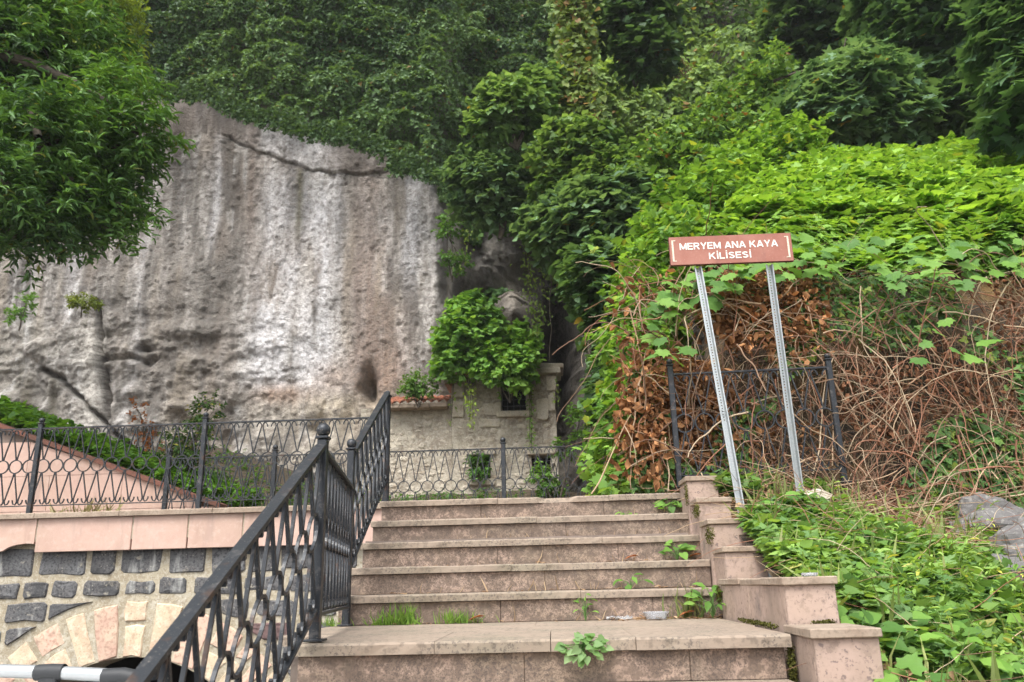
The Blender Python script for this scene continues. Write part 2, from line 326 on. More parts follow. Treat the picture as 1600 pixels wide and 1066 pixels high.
def sprigs(CN, DR, rs, n, length, size, tpl, c0, c1, up=.6, spread=.8, odd=None, oddp=0, br=.25, droop=0., key=None):
    """n leaves along each twig (centre CN, direction DR)"""
    m_ = len(CN); DR = nrm(DR)
    t = (np.arange(n)+rs.rand(m_, n))/n
    rnd = nrm(rs.randn(m_, n, 3)); rad = nrm(rnd-DR[:, None]*(rnd*DR[:, None]).sum(-1, keepdims=True))
    P = CN[:, None]+DR[:, None]*(t[..., None]*length)+np.array([0, 0, -droop])*(t**2)[..., None]*length
    D = nrm(DR[:, None]*.5+rad*spread)
    N = nrm(np.array([0, 0, up])+DR[:, None]*.35+.4*rs.randn(m_, n, 3))
    P = P.reshape(-1, 3); D = D.reshape(-1, 3); N = N.reshape(-1, 3)
    k = in_view(P); kk = None if key is None else np.repeat(key, n)[k]
    P, D, N = P[k], D[k], N[k]
    C = palette(len(P), c0, c1, rs, kk, odd, oddp, br)
    return leaves_geo(P, N, D, size*(.7+.6*rs.rand(len(P))), tpl, C)
def lobe_points(lobes, rs, n, shell=.55):
    """twig centres and outward directions over a union of ellipsoids (cx,cy,cz,rx,ry,rz)"""
    L = np.array(lobes, float); w = L[:, 3]*L[:, 5]; i = rs.choice(len(L), n, p=w/w.sum())
    u = nrm(rs.randn(n, 3)); r = shell+(1-shell)*rs.rand(n)**.6
    r *= 1+.28*vn(u*2.2+L[i, :3]*3, 1, 9)
    P = L[i, :3]+u*L[i, 3:]*r[:, None]
    return P, nrm(u+np.array([0, 0, .15]))
def px_lobe(x, y, Y, rx, rz, ry=None):
    c = at(x, y, Y); s = Y/(FPX*.96)
    return (*c, rx*s, (ry if ry else (rx+rz)/2*s*.9), rz*s)

# ------------------------------------------------------------------ ground, slopes, cliff
def grid_obj(name, xs, ys, fn, mt, label=None, kind='structure', smooth=True):
    X, Y = np.meshgrid(xs, ys); V = np.stack([X, Y, fn(X, Y)], -1).reshape(-1, 3)
    nx, ny = len(xs), len(ys); i = np.arange(ny-1)[:, None]*nx+np.arange(nx-1)[None]
    F = np.stack([i, i+1, i+nx+1, i+nx], -1).reshape(-1, 4)
    o = link(name, np_mesh(name, V, F, mt, smooth)); o['kind'] = kind
    if label: o['label'] = label
    return o, V, F
bm_ = py_mesh('ground', [(-150, -150, -1.52), (150, -150, -1.52), (150, 150, -1.52), (-150, 150, -1.52)], [(0, 1, 2, 3)], M['soil'])
tag(link('ground', bm_), kind='structure')
st_ = py_mesh('street', [(-40, -9, -1.5), (9, -9, -1.5), (9, 7.9, -1.5), (-40, 7.9, -1.5)], [(0, 1, 2, 3)], M['asphalt'])
tag(link('street', st_), kind='structure')

def xb(Y): return .98+np.clip(Y-6.9, 0, 12)*.22
def hill(X, Y):
    P = np.stack([X, Y, X*0], -1)
    low = -.19+.385*(np.minimum(Y, 6.15)-3.4)+.10*fbm(P, .9, 3, 3)-.20*np.clip(X-1.25, 0, 6)
    sl_ = 2.5+.70*(Y-6.5)+.16*fbm(P, .45, 3, 8)
    sl_ = np.where(Y > 12.5, 2.5+.70*6.0+.25*(Y-12.5)+.16*fbm(P, .45, 3, 8), sl_)
    d = np.minimum(Y-6.25-.25*vn(P, .8, 4), (X-xb(Y)+.55*vn(P, .6, 14)+.25*vn(P, 1.7, 15))*(.8-.25*sst(7.2, 9.5, Y)))
    s_ = sst(0, .85, d)
    return low*(1-s_)+sl_*s_
xs_ = np.concatenate([[1.108, 1.13], np.arange(1.16, 7, .07), np.arange(7, 24, .5)])
ys_ = np.concatenate([np.arange(-3, 2.5, .25), np.arange(2.5, 9, .06), np.arange(9, 22, .25)])
hill_o, HV, HF = grid_obj('hillside', xs_, ys_, lambda X, Y: hill(X, Y), M['bank'])
def back(X, Y):
    P = np.stack([X, Y, X*0], -1)
    return .72+sst(9.5, 18, Y)*1.3+.15*fbm(P, .7, 3, 5)*sst(9.5, 11, Y)+sst(-2.8, -8, X)*sst(9.4, 12, Y)*1.2
grid_obj('slope_behind_terrace', np.arange(-16, 3.01, .2), np.arange(9.42, 20, .2), back, M['soil'])
bt_ = bmesh.new()
tp = [(-1.2, 6.25), (1.14, 6.25), (1.14, 9.42), (-14, 9.42), (-14, 8.15), (-1.2, 8.15)]
f0 = bt_.faces.new([bt_.verts.new((x, y, .795)) for x, y in tp]); r_ = bmesh.ops.extrude_face_region(bt_, geom=[f0])
for v in r_['geom']:
    if isinstance(v, bmesh.types.BMVert): v.co.z = .5
bmesh.ops.recalc_face_normals(bt_, faces=bt_.faces[:]); me_ = bpy.data.meshes.new('terrace'); bt_.to_mesh(me_); bt_.free(); me_.materials.append(M['pave'])
tag(link('terrace', me_), kind='structure')

E_PX = [-400, 150, 180, 232, 265, 330, 352, 395, 430, 480, 560, 600, 615, 640, 690, 702, 712]
E_PY = [60, 95, 118, 130, 140, 142, 158, 176, 182, 200, 212, 226, 256, 252, 272, 294, 330]
def rock_edge(px): return np.interp(px, E_PX, E_PY)
def seg_d(px, py, pts):
    d = np.full(px.shape, 1e9); t_ = np.zeros(px.shape)
    for (x0, y0), (x1, y1) in zip(pts[:-1], pts[1:]):
        t = np.clip(((px-x0)*(x1-x0)+(py-y0)*(y1-y0))/((x1-x0)**2+(y1-y0)**2), 0, 1)
        d = np.minimum(d, np.hypot(px-x0-t*(x1-x0), py-y0-t*(y1-y0)))
    return d
CR1 = [(272, 174), (300, 182), (340, 188), (400, 192)]
CR2 = [(328, 212), (352, 216), (382, 226), (430, 243), (470, 262), (500, 268), (545, 273), (600, 277), (640, 270)]
CR3 = [(150, 470), (157, 540), (163, 600), (172, 655)]
CR4 = [(60, 578), (95, 590), (130, 620), (165, 660), (210, 700)]
CR5 = [(320, 460), (370, 478), (430, 455)]
CR6 = [(160, 565), (190, 560), (225, 568), (240, 560)]
CR7 = [(340, 592), (400, 588), (470, 590), (530, 600)]
def cliff_y(X, Z):
    Y = 19.0+.05*(Z-2); P = np.stack([X, Y, Z], -1); x, y, z = proj(P)
    x = x+5*vn(P, 1.3, 2)+3*vn(P, 4, 82); y = y+5*vn(P, 1.3, 3)+3*vn(P, 4, 83)
    warp = np.stack([X, Y, Z*.6], -1)
    d = .55*fbm(P, .22, 2, 1)+.22*fbm(warp, .8, 3, 2)
    d = d-.05*(1-np.abs(fbm(P*np.array([1, 1, .5]), 1.3, 3, 4))*2)+.045*fbm(P*np.array([1, 1, .35]), 4.5, 4, 6, .65)+.03*np.abs(fbm(P, 6, 3, 7))
    w_ = vn(P, 6.5, 36)+.6*vn(P, 13, 37); d = d-.04*sst(.55, .9, w_)+.03*sst(.6, .9, -w_)
    rough = sst(420, 560, y)*sst(560, 300, x)
    q_ = fbm(P*np.array([1, 1, 1.7]), 1.5, 4, 30); d = d+rough*(.20*q_+.08*np.abs(vn(P, 1.1, 31))+.09*np.abs(fbm(P, 3.5, 4, 32)))+.07*np.round((q_+.3*vn(P, .8, 33))*3)/3*(.12+.88*rough)
    e = rock_edge(x)
    d = d-.2*sst(-5, -40, y-e)*sst(720, 690, x)                      # ivy carrying rock above bulges out
    for c_, w_, a_ in ((CR1, 1.8, .10), (CR2, 1.7, .08), (CR3, 3.2, .4), (CR4, 3.5, .4), (CR5, 3.2, .03), (CR6, 4.5, .2), (CR7, 3, .03)):
        d = d+a_*np.exp(-(seg_d(x, y, c_)/w_)**2)
    cy_ = np.interp(x, [p[0] for p in CR2], [p[1] for p in CR2]); d = d-.05*sst(4, -1, y-cy_)*sst(330, 400, x)*sst(700, 640, x)
    d = d-.3*sst(170, 150, x)*sst(480, 560, y)+.25*sst(60, 20, x)*sst(470, 520, y)
    for a, b, sx, sy_, k in ((575, 600, 11, 26, 1.0), (490, 665, 20, 16, .35), (545, 640, 10, 40, .25), (872, 510, 28, 105, 3.4), (880, 640, 22, 70, 2.2), (225, 545, 14, 6, .25), (55, 610, 12, 30, .3), (85, 620, 8, 25, .25), (840, 380, 60, 70, 1.0), (740, 430, 20, 22, .6)):
        d = d+k*np.exp(-((x-a)/sx)**2-((y-b)/sy_)**2)
    rc = sst(685, 735, x-14*vn(P, .9, 8))
    d = d+1.7*rc+rc*(sst(950, 850, x)*(.7*fbm(P, .8, 3, 12)-.5*np.abs(vn(P, .55, 14)))+.22*fbm(P, 2.2, 4, 15)+.16*np.round(3*fbm(P, 1.4, 3, 16))/1.5)
    d = d-.9*np.exp(-((x-800)/22)**2-((y-470)/55)**2)
    d = d+sst(900, 1100, x)*(-.2+.25*(Z-6)*sst(6, 12, Z))
    return Y+d
xsc = np.concatenate([np.arange(-24, -14.6, .4), np.arange(-14.6, 1.6, .033), np.arange(1.6, 20, .25)])
zsc = np.concatenate([np.arange(.5, 2, .2), np.arange(2, 12.2, .033), np.arange(12.2, 25, .3)])
XX, ZZ = np.meshgrid(xsc, zsc); YY = cliff_y(XX, ZZ)
CV = np.stack([XX, YY, ZZ], -1).reshape(-1, 3)
nx_, nz_ = len(xsc), len(zsc); i_ = np.arange(nz_-1)[:, None]*nx_+np.arange(nx_-1)[None]
CFc = np.stack([i_, i_+1, i_+nx_+1, i_+nx_], -1).reshape(-1, 4)
def cliff_col(P):
    x, y, z = proj(P)
    PX = P*np.array([1, 1, .13])
    base = np.array([.285, .268, .245])
    c = np.repeat(base[None], len(P), 0)
    def mixc(c, col, a): a = np.clip(a, 0, 1)[:, None]; return c*(1-a)+np.array(col)*a
    streak = 1.35*fbm(PX, 2.6, 4, 50, .7); patch = fbm(P, .7, 4, 51); fine = fbm(P*np.array([1, 1, .22]), 7, 4, 56, .8); streak = streak+.45*fbm(P*np.array([1, 1, .05]), 5, 3, 57, .7)
    X = P[:, 0]
    def pxX(v): return at(v, 420, 19.)[0]
    def band(v, w): return np.exp(-((X+.12*vn(P*np.array([1, 1, .4]), .8, 60)-pxX(v))/(w/68.))**2)
    c = mixc(c, (.52, .49, .46), .85*sst(-.03, .28, streak+.35*fine))
    c = mixc(c, (.115, .108, .10), .85*sst(-.04, -.34, streak+.3*patch+.3*fine))
    c = mixc(c, (.27, .205, .155), .4*sst(.1, .45, fbm(P*np.array([1, 1, .35]), .9, 3, 53)))
    dk = fbm(P*np.array([1, 1, .035]), 3.2, 4, 59, .7); c = mixc(c, (.10, .095, .085), .75*sst(.12, .42, dk)*sst(.75, .3, np.abs(vn(P, .35, 92))))
    c = mixc(c, (.62, .61, .59), .6*sst(-.16, -.42, dk))
    w = band(487, 34)*(1.0)*sst(620, 540, y)+.8*band(410, 26)*sst(230, 300, y)*sst(640, 560, y)+.75*band(445, 60)*sst(370, 450, y)*sst(640, 580, y)+.7*band(640, 34)*sst(480, 380, y)+.55*band(312, 9)*sst(420, 350, y)+.6*band(612, 9)*sst(340, 280, y)
    w += .5*band(100, 10)*sst(520, 480, y)+.4*band(215, 8)
    w = w*(.85+1.0*fbm(PX, 3.5, 3, 55)+.35*patch+.5*fine)
    c = mixc(c, (.70, .685, .69), .95*np.clip(w, 0, 1))
    c = mixc(c, (.30, .235, .20), .75*band(556, 26)*sst(240, 290, y)*sst(660, 560, y)*(.7+.8*patch))
    c = mixc(c, (.36, .24, .18), .6*band(600, 45)*sst(400, 470, y)*(.6+patch))
    c = mixc(c, (.13, .12, .07), .8*band(447, 7)*sst(235, 260, y)*sst(400, 340, y))
    c = mixc(c, (.17, .12, .09), .6*band(365, 9)*sst(500, 300, y))
    c = mixc(c, (.14, .125, .11), .7*(band(265, 30)+.6*band(345, 30))*sst(330, 450, y)*sst(640, 560, y))
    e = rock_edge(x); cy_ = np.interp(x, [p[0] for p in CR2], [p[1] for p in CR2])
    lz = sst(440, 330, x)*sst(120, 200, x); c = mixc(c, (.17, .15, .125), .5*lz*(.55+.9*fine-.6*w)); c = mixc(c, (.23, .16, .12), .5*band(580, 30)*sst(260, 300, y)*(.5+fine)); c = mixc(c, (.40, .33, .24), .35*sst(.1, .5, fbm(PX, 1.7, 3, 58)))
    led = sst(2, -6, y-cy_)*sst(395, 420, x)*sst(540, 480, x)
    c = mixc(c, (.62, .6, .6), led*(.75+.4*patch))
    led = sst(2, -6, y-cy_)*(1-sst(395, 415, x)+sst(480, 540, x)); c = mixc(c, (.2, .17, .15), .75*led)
    c = mixc(c, (.50, .43, .33), .7*sst(600, 640, y)*sst(360, 400, x)*(.55+patch+.5*streak))
    c = mixc(c, (.36, .20, .11), .6*np.exp(-((x-440)/45)**2-((y-615)/16)**2)+.4*np.exp(-((x-520)/30)**2-((y-590)/25)**2))
    fl = sst(168, 158, x)*sst(40, 80, x)*sst(490, 540, y)
    c = mixc(c, (.56, .53, .48), fl*(.45+.9*patch+.7*np.exp(-((x-145)/20)**2)))
    c = mixc(c, (.10, .09, .06), .8*(np.exp(-((x-40)/14)**2)+np.exp(-((x-82)/9)**2))*sst(560, 600, y))
    c = mixc(c, (.09, .08, .045), .5*sst(260, 120, x)*sst(.1, .4, streak+patch)*sst(400, 460, y))
    rc = sst(700, 730, x); c = mixc(c, (.045, .042, .03), .93*rc*(.8+.35*fine)); c = mixc(c, (.33, .29, .24), .75*np.exp(-((x-800)/22)**2-((y-460)/45)**2))  # shade of the recess painted into the rock colour, then the pale bulge
    for c_ in (CR1, CR2, CR3, CR4): c = mixc(c, (.05, .045, .04), .75*np.exp(-(seg_d(x+4*vn(P, 3, 84)+2*vn(P, 9, 85), y+4*vn(P, 3, 86)+3*vn(P, 9, 87), c_)/1.7)**2)*sst(-.9, -.1, vn(P, 2.4, 88)+.3))  # crack shade painted as dark lines in the rock colour
    c = mixc(c, (.02, .019, .015), .8*np.exp(-((x-872)/26)**2-((y-515)/100)**2)); c = mixc(c, (.09, .10, .04), .7*sst(12, 0, y-e)*sst(.0, .4, streak+.2))  # cave shade painted near black into the rock, then olive below the ivy edge
    c = mixc(c, (.13, .115, .105), .5*sst(.5, .85, vn(P, 6.5, 36)*-1-.6*vn(P, 13, 37)))  # shade of the small sunken pits painted into the colour
    return c*(1+.22*vn(P, 9, 70)[:, None])*(1+.18*vn(P, 16, 71)[:, None])
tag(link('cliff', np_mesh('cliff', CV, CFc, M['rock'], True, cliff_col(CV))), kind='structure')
TRIS[0] += 2*len(CFc)

# ------------------------------------------------------------------ staircase
RISE, RUN, XL, XR = .16, .287, -1.22, .917
NY = [4.80+RUN*k for k in range(5)]
stair = thing('stone_staircase', 'wide pinkish stone staircase with one long landing and weeds in its joints', 'staircase', (0, 3.3, 0))
stair.location = (0, 0, 0)
def tread(x0, x1, yf, yb, zt, th=.042, n=None, chip=.010, mt='tread', skew=0, parent=stair, rs=RS, gap=None):
    n = n or max(6, int((x1-x0)/.05)); X = np.linspace(x0, x1, n)
    nz = vn(np.stack([X*9, X*0+yf*7, X*0+zt*5], 1), 1, 3); nz2 = vn(np.stack([X*25, X*0+yf*7, X*0+zt*5], 1), 1, 5)
    cf = np.clip(nz*chip*1.2+nz2*chip*.8, -chip, chip*3)
    if gap: cf = cf+gap[2]*sst(gap[0], gap[0]+.03, X)*sst(gap[1], gap[1]-.03, X)
    V = []
    for i, x in enumerate(X):
        s_ = skew*(x-x0)
        yy = yf+cf[i]
        V += [(x, yf+cf[i]*.5+s_, zt-th), (x, yy-.0+s_, zt-.009), (x, yy+.008+s_, zt-abs(cf[i])*.3), (x, yb+s_, zt), (x, yb+s_, zt-th)]
    F = []
    for i in range(n-1):
        for j in range(5): a = i*5+j; b = i*5+(j+1) % 5; F.append((a, a+5, b+5, b))
    F.append(tuple(range(4, -1, -1))[::-1][::-1]); F.append(tuple(range((n-1)*5, n*5)))
    me = py_mesh('tread_slab', V, F, M[mt])
    bm = bmesh.new(); bm.from_mesh(me); bmesh.ops.recalc_face_normals(bm, faces=bm.faces[:]); bm.to_mesh(me); bm.free()
    return link('tread_slab', me, parent)
def split(a, b, cuts, g=.0009):
    e = [a]+cuts+[b]; return [(e[i]+(g if i else 0), e[i+1]-(g if i < len(e)-2 else 0)) for i in range(len(e)-1)]
tcuts = {0: [.15], 1: [-.25], 2: [.32], 3: [-.1], 4: [-.38, .42]}
rcuts = {0: [-.3, .55], 1: [-.05], 2: [-.35, .42], 3: [.1], 4: [-.5, .38]}
for k in range(5):
    z1 = (k+1)*RISE; z0 = k*RISE; yf = NY[k]
    for (a, b) in split(XL, XR+.02, rcuts[k]):
        box('riser_slab', a, b, yf+.02, yf+.05, z0, z1-.044, M['step'], stair, .003, .0008)
    yb = NY[k]+RUN+.05 if k < 4 else NY[k]+.36
    for i, (a, b) in enumerate(split(XL-.01, XR+.02, tcuts[k])):
        tread(a, b, yf-.004+(.008 if i % 2 else 0), yb, z1-(.002 if i % 2 else 0), gap=(-.07, .16, .03) if k == 4 and i == 1 else None)
    box('stair_core', XL+.02, XR, yf+.055, yf+1.35, z0-.6 if k == 0 else z0-.1, z1-.045, M['conc'], stair, 0)
# landing
for i, (a, b) in enumerate(((-1.0, -.459), (-.457, -.02), (-.017, .30), (.302, .872))):
    tread(a, b, 3.277-(.012 if i == 3 else 0), 3.9, -.0005*i, .045, chip=.009)
for (a, b) in split(-1.26, .89, [-.5, .2]): tread(a, b, 3.904, 4.37, -.001, .045, chip=.003)
for (a, b) in split(-1.26, .89, [-.1, .55]): tread(a, b, 4.374, 4.83, -.002, .045, chip=.003)
for (a, b) in split(-.985, .852, [-.12, .5]): box('riser_slab', a, b, 3.30, 3.33, -.16, -.047, M['step'], stair, .003, .0008)
box('stair_core', -.97, .85, 3.335, 5.0, -1.5, -.048, M['conc'], stair, 0)
box('stair_core', -1.21, -.975, 3.95, 6.0, -1.5, -.049, M['conc'], stair, 0)
box('stair_core', -1.205, .87, 5.4, 7.7, -1.5, .49, M['conc'], stair, 0)
# lower flight running down towards the viewer
for k in range(1, 9):
    yf = 3.277-RUN*k; z = -RISE*k
    for (a, b) in split(-.985, .852, [random.uniform(-.5, .5)]):
        tread(a, b, yf, yf+RUN+.02, z)
        box('riser_slab', a, b, yf+.02, yf+.05, z-RISE, z-.044, M['step'], stair, .003)
    box('stair_core', -.97, .85, yf+.055, yf+RUN+.1, -1.5, z-.046, M['conc'], stair, 0)

# stepped side wall on the right
side = thing('stepped_side_wall', 'stepped row of pink stone blocks with flat caps on the right edge of the stairs', 'wall', (0, 0, 0))
BL = [(3.047, .36, .027, .882, 1.124), (3.407, 1.30, .203, .900, 1.116), (4.719, .31, .374, .942, 1.19), (5.03, .29, .546, .931, 1.172), (5.322, .285, .700, .925, 1.149), (5.61, .32, .872, .915, 1.140)]
for k in range(1, 8): BL.append((3.047-.36*k, .36, .027-.19*k, .880, 1.13))
for i, (y0, dp, z, x0, x1) in enumerate(BL):
    zb = z-.9
    th = .032
    box('facing_slab', x0+.012, x1-.008, y0+.012, y0+.035, z-.42, z-th, M['plinth'], side, .003, .001)
    n_ = 2 if dp > 1 else 1
    for q in range(n_):
        ya = y0+.036+q*(dp-.036)/n_; yb_ = y0+(q+1)*(dp if n_ == 1 else dp/2) - (.003 if q < n_-1 else 0)
        if n_ == 2: ya = y0+.036 if q == 0 else y0+dp/2; yb_ = y0+dp/2-.004 if q == 0 else y0+dp
        box('side_slab', x0+.011, x0+.036, ya, yb_+.01, z-.62, z-th-.001, M['plinth'], side, .003, .001)
        box('side_slab', x1-.034, x1-.009, ya, yb_+.01, z-.62, z-th-.001, M['plinth'], side, .003, .001)
    box('block_core', x0+.037, x1-.036, y0+.037, y0+dp, z-1.2 if z > -.2 else -1.5, z-th-.002, M['conc'], side, 0)
    if dp > 1:
        box('cap_slab', x0, x1, y0-.004, y0+.36, z-th, z, M['coping'], side, .004, .002)
        box('cap_slab', x0+.006, x1-.01, y0+.364, y0+.8, z-th-.002, z-.004, M['coping'], side, .006, .003)
        box('cap_slab', x0, x1, y0+.806, y0+dp-.005, z-th, z-.001, M['coping'], side, .004, .002)
    else:
        box('cap_slab', x0-.001, x1+.001, y0-.005, y0+dp-.012, z-th, z, M['coping'], side, .004, .0015)
# moss in the joints
def moss_patch(cx, cy_, cz, rx, ry, rz, n=240, sd_=1):
    rs = np.random.RandomState(sd_); u = nrm(rs.randn(n, 3)); P = np.array([cx, cy_, cz])+u*np.array([rx, ry, rz])*rs.rand(n, 1)**.4
    C = palette(n, (.05, .055, .012), (.13, .13, .03), rs)
    return leaves_geo(P, nrm(u+rs.randn(n, 3)*.5), rs.randn(n, 3), .007+.006*rs.rand(n), T_DIA, C)
mp_ = [moss_patch(.873, 3.30, -.12, .013, .03, .11, 900, 1), moss_patch(.90, 4.72, .12, .012, .05, .05, 500, 2), moss_patch(1.04, 3.40, .03, .05, .008, .008, 260, 3),
       moss_patch(.93, 5.0, .45, .010, .14, .06, 400, 5), moss_patch(.918, 5.3, .62, .010, .12, .05, 400, 6), moss_patch(.912, 5.6, .75, .010, .05, .08, 300, 7), moss_patch(.90, 3.9, .01, .012, .4, .01, 500, 8)]
tag(leaves_obj('moss', mp_, M['dry']), 'dark olive moss in the joints of the stair side wall', 'moss', kind='stuff')

# ------------------------------------------------------------------ left retaining wall with arch
YW = 7.85
rw = thing('retaining_wall', 'terrace retaining wall of dark basalt blocks with a cream stone arch and pink cladding band', 'wall', (-4, YW, -1.5))
rw.location = (0, 0, 0)
AC = at(205, 1027, YW); ar_c = np.array([AC[0], AC[2]-1.30]); R_IN, R_OUT = 1.30, 1.80
# mortar face with the arch opening cut out
def arch_wall():
    n = 28; an = np.linspace(math.pi, 0, n); V = []; F = []
    x0, x1, z0, z1 = -13., -1.22, -1.5, .699
    for y in (YW+.03, YW+.62):
        for a in an: V.append((ar_c[0]+R_IN*math.cos(a), y, ar_c[1]+R_IN*math.sin(a)))
        for a in an: V.append((ar_c[0]+R_IN*math.cos(a), y, z1))
    for s_ in (0, 2*n):
        for i in range(n-1): F.append((s_+i, s_+i+1, s_+n+i+1, s_+n+i))
    for i in range(n-1): F.append((i, i+1, 2*n+i+1, 2*n+i))
    b = len(V)
    for (xa, xb_) in ((x0, ar_c[0]-R_IN), (ar_c[0]+R_IN, x1)):
        for y in (YW+.03, YW+.62):
            V += [(xa, y, z0), (xb_, y, z0), (xb_, y, z1), (xa, y, z1)]
            F.append((b, b+1, b+2, b+3)); b += 4
        F.append((b-8+1, b-4+1, b-4+2, b-8+2)); F.append((b-8, b-4, b-4+3, b-8+3))
    for sx in (-1, 1):  # jambs below the springing
        x = ar_c[0]+sx*R_IN
        V += [(x, YW+.03, z0), (x, YW+.62, z0), (x, YW+.62, ar_c[1]), (x, YW+.03, ar_c[1])]; F.append((b, b+1, b+2, b+3)); b += 4
    return py_mesh('mortar_bed', V, F, M['mortar'])
link('mortar_bed', arch_wall(), rw)
box('vault_shade_panel', ar_c[0]-1.6, ar_c[0]+1.6, YW+2.2, YW+2.3, -1.5, .4, M['dark'], rw, 0)  # near-black sheet painted in place of the shade behind the arch
def stone(outline, y_face, depth, mt, parent, name='stone', inset=.012, rs=RS):
    """outline: (x,z) polygon; a rounded, slightly domed block"""
    O = np.array(outline, float); c = O.mean(0); n = len(O); V = []
    s1 = 1-inset/np.maximum(np.linalg.norm(O-c, axis=1, keepdims=True), .02)
    O2 = c+(O-c)*s1; O3 = c+(O-c)*.55; yj = rs.uniform(-.003, .003)
    dz = rs.uniform(-.006, .006, n)
    for P, y in ((O, y_face+depth), (O, y_face+.012), (O2, y_face)):
        for i, p in enumerate(P): V.append((p[0], y+(dz[i] if y == y_face else 0), p[1]))
    for i, p in enumerate(O3): V.append((p[0], y_face-.002+rs.uniform(-.003, .003), p[1]))
    V.append((c[0], y_face-.002+yj, c[1]))
    F = []
    for r in range(3):
        for i in range(n): a = r*n+i; b = r*n+(i+1) % n; F.append((a, b, b+n, a+n))
    for i in range(n): F.append((3*n+i, 3*n+(i+1) % n, 4*n))
    me = py_mesh(name, V, F, mt, False)
    return link(name, me, parent)
def rrect(x0, x1, z0, z1, rs=RS, j=.012, rr=.022):
    rr = min(rr, (x1-x0)*.3, (z1-z0)*.3); xm = (x0+x1)/2; zm = (z0+z1)/2
    o = [(x0+rr, z0), (xm, z0), (x1-rr, z0), (x1, z0+rr), (x1, z1-rr), (x1-rr, z1), (xm, z1), (x0+rr, z1), (x0, z1-rr), (x0, z0+rr)]
    return [(a+rs.uniform(-j, j), b+rs.uniform(-j, j)) for a, b in o]
# courses of basalt, skipping the arch ring
rsw = np.random.RandomState(5)
zc = .53; rows = []
while zc > -1.5:
    h_ = rsw.uniform(.135, .175) if zc > .1 else rsw.uniform(.15, .2)
    x = -7.2+rsw.uniform(0, .2)
    while x < -1.25:
        w = rsw.uniform(.2, .46); x1 = min(x+w, -1.24)
        zt = zc+rsw.uniform(-.012, .012) - .0; zb = zc-h_+rsw.uniform(-.012, .012)
        if zc == .53: zt = .64
        o = rrect(x, x1, zb, zt, rsw)
        O = np.array(o); dd = np.hypot(O[:, 0]-ar_c[0], O[:, 1]-ar_c[1])
        above = O[:, 1] > ar_c[1]-.1
        lim = R_OUT+.05
        if (dd < lim).any() and zb < ar_c[1]+lim:
            v = O-ar_c; k = (dd < lim)
            if k.all(): x = x1+rsw.uniform(.04, .065); continue
            O[k] = ar_c+v[k]/dd[k][:, None]*lim
            if (O[:, 1].max()-O[:, 1].min()) < .05 or (O[:, 0].max()-O[:, 0].min()) < .06: x = x1+.05; continue
            a_ = 0.5*abs(np.dot(O[:, 0], np.roll(O[:, 1], 1))-np.dot(O[:, 1], np.roll(O[:, 0], 1)))
            if a_ < .006: x = x1+.05; continue
        m_ = M['redbasalt'] if rsw.rand() < .14 else M['basalt']
        if x1-x > .09: stone(O, YW+.016+rsw.uniform(-.007, .007), .06, m_, rw, rs=rsw)
        x = x1+rsw.uniform(.04, .075)
    zc -= h_+rsw.uniform(.045, .065)
# voussoirs: irregular wedges, some split in two lengths
a = -8.0
while a < 188:
    w = rsw.uniform(5.0, 11.5)
    a0, a1 = math.radians(a+1.1), math.radians(a+w-1.1)
    sp_ = rsw.rand(); cuts = [(R_IN+.004, R_OUT-.02)] if sp_ < .42 else [(R_IN+.004, R_IN+.22), (R_IN+.265, R_OUT-.02)] if sp_ < .75 else [(R_IN+.004, R_IN+.28), (R_IN+.315, R_OUT-.01)]
    for r0, r1 in cuts:
        P = []
        for (r, b) in ((r0, a0), (r0, (a0+a1)/2), (r0, a1), ((r0+r1)/2, a1), (r1, a1), (r1, (a0+a1)/2), (r1, a0), ((r0+r1)/2, a0)):
            P.append((ar_c[0]+r*math.cos(b)+rsw.uniform(-.017, .017), ar_c[1]+r*math.sin(b)+rsw.uniform(-.011, .011)))
        stone(P, YW+.019+rsw.uniform(-.006, .006), .05 if r0 > R_IN+.1 else .3, M['cream'] if rsw.rand() < .6 else M['pinkst'], rw, 'voussoir', rs=rsw)
    a += w
# pink cladding band, one slab with its corner broken away
zt_, zb_ = .915, .60
def jx(px): return at(px, 835, YW-.07)[0]
ed = [-9.5, -7.6, -6.6, jx(-110), jx(56), jx(206), jx(293), jx(379), jx(455), -1.25]
for a, b in zip(ed[:-1], ed[1:]):
    if abs(b-jx(56)) < 1e-6:
        x0, x1 = a+.006, b-.008; V = []; prof = [(x0, zb_), (x1-.42, zb_), (x1-.3, zb_+.02), (x1-.24, zb_+.055), (x1-.17, zb_+.075), (x1-.08, zb_+.085), (x1, zb_+.08), (x1, zt_), (x0, zt_)]
        for y in (YW-.07, YW-.03):
            V += [(p[0], y, p[1]) for p in prof]
        n = len(prof); F = [tuple(range(n)), tuple(range(2*n-1, n-1, -1))]+[(i, n+i, n+(i+1) % n, (i+1) % n) for i in range(n)]
        link('cladding_slab', py_mesh('cladding_slab', V, F, M['clad']), rw)
    else: box('cladding_slab', a+.006, b-.008, YW-.07, YW-.03, zb_, zt_, M['clad'], rw, .004, .001)
link('mortar_bed', box_mesh('mortar_bed', -13, -1.2, YW-.060, YW+.6, .70, .913, M['mortar'], 0), rw)
for a, b in split(-9.5, -1.15, [-8.1, -7.0, -5.9, -4.93, -4.1, -3.2, -2.2], .003):
    tread(a, b, YW-.11, YW+.32, .965, .05, chip=.009, mt='coping', parent=rw)

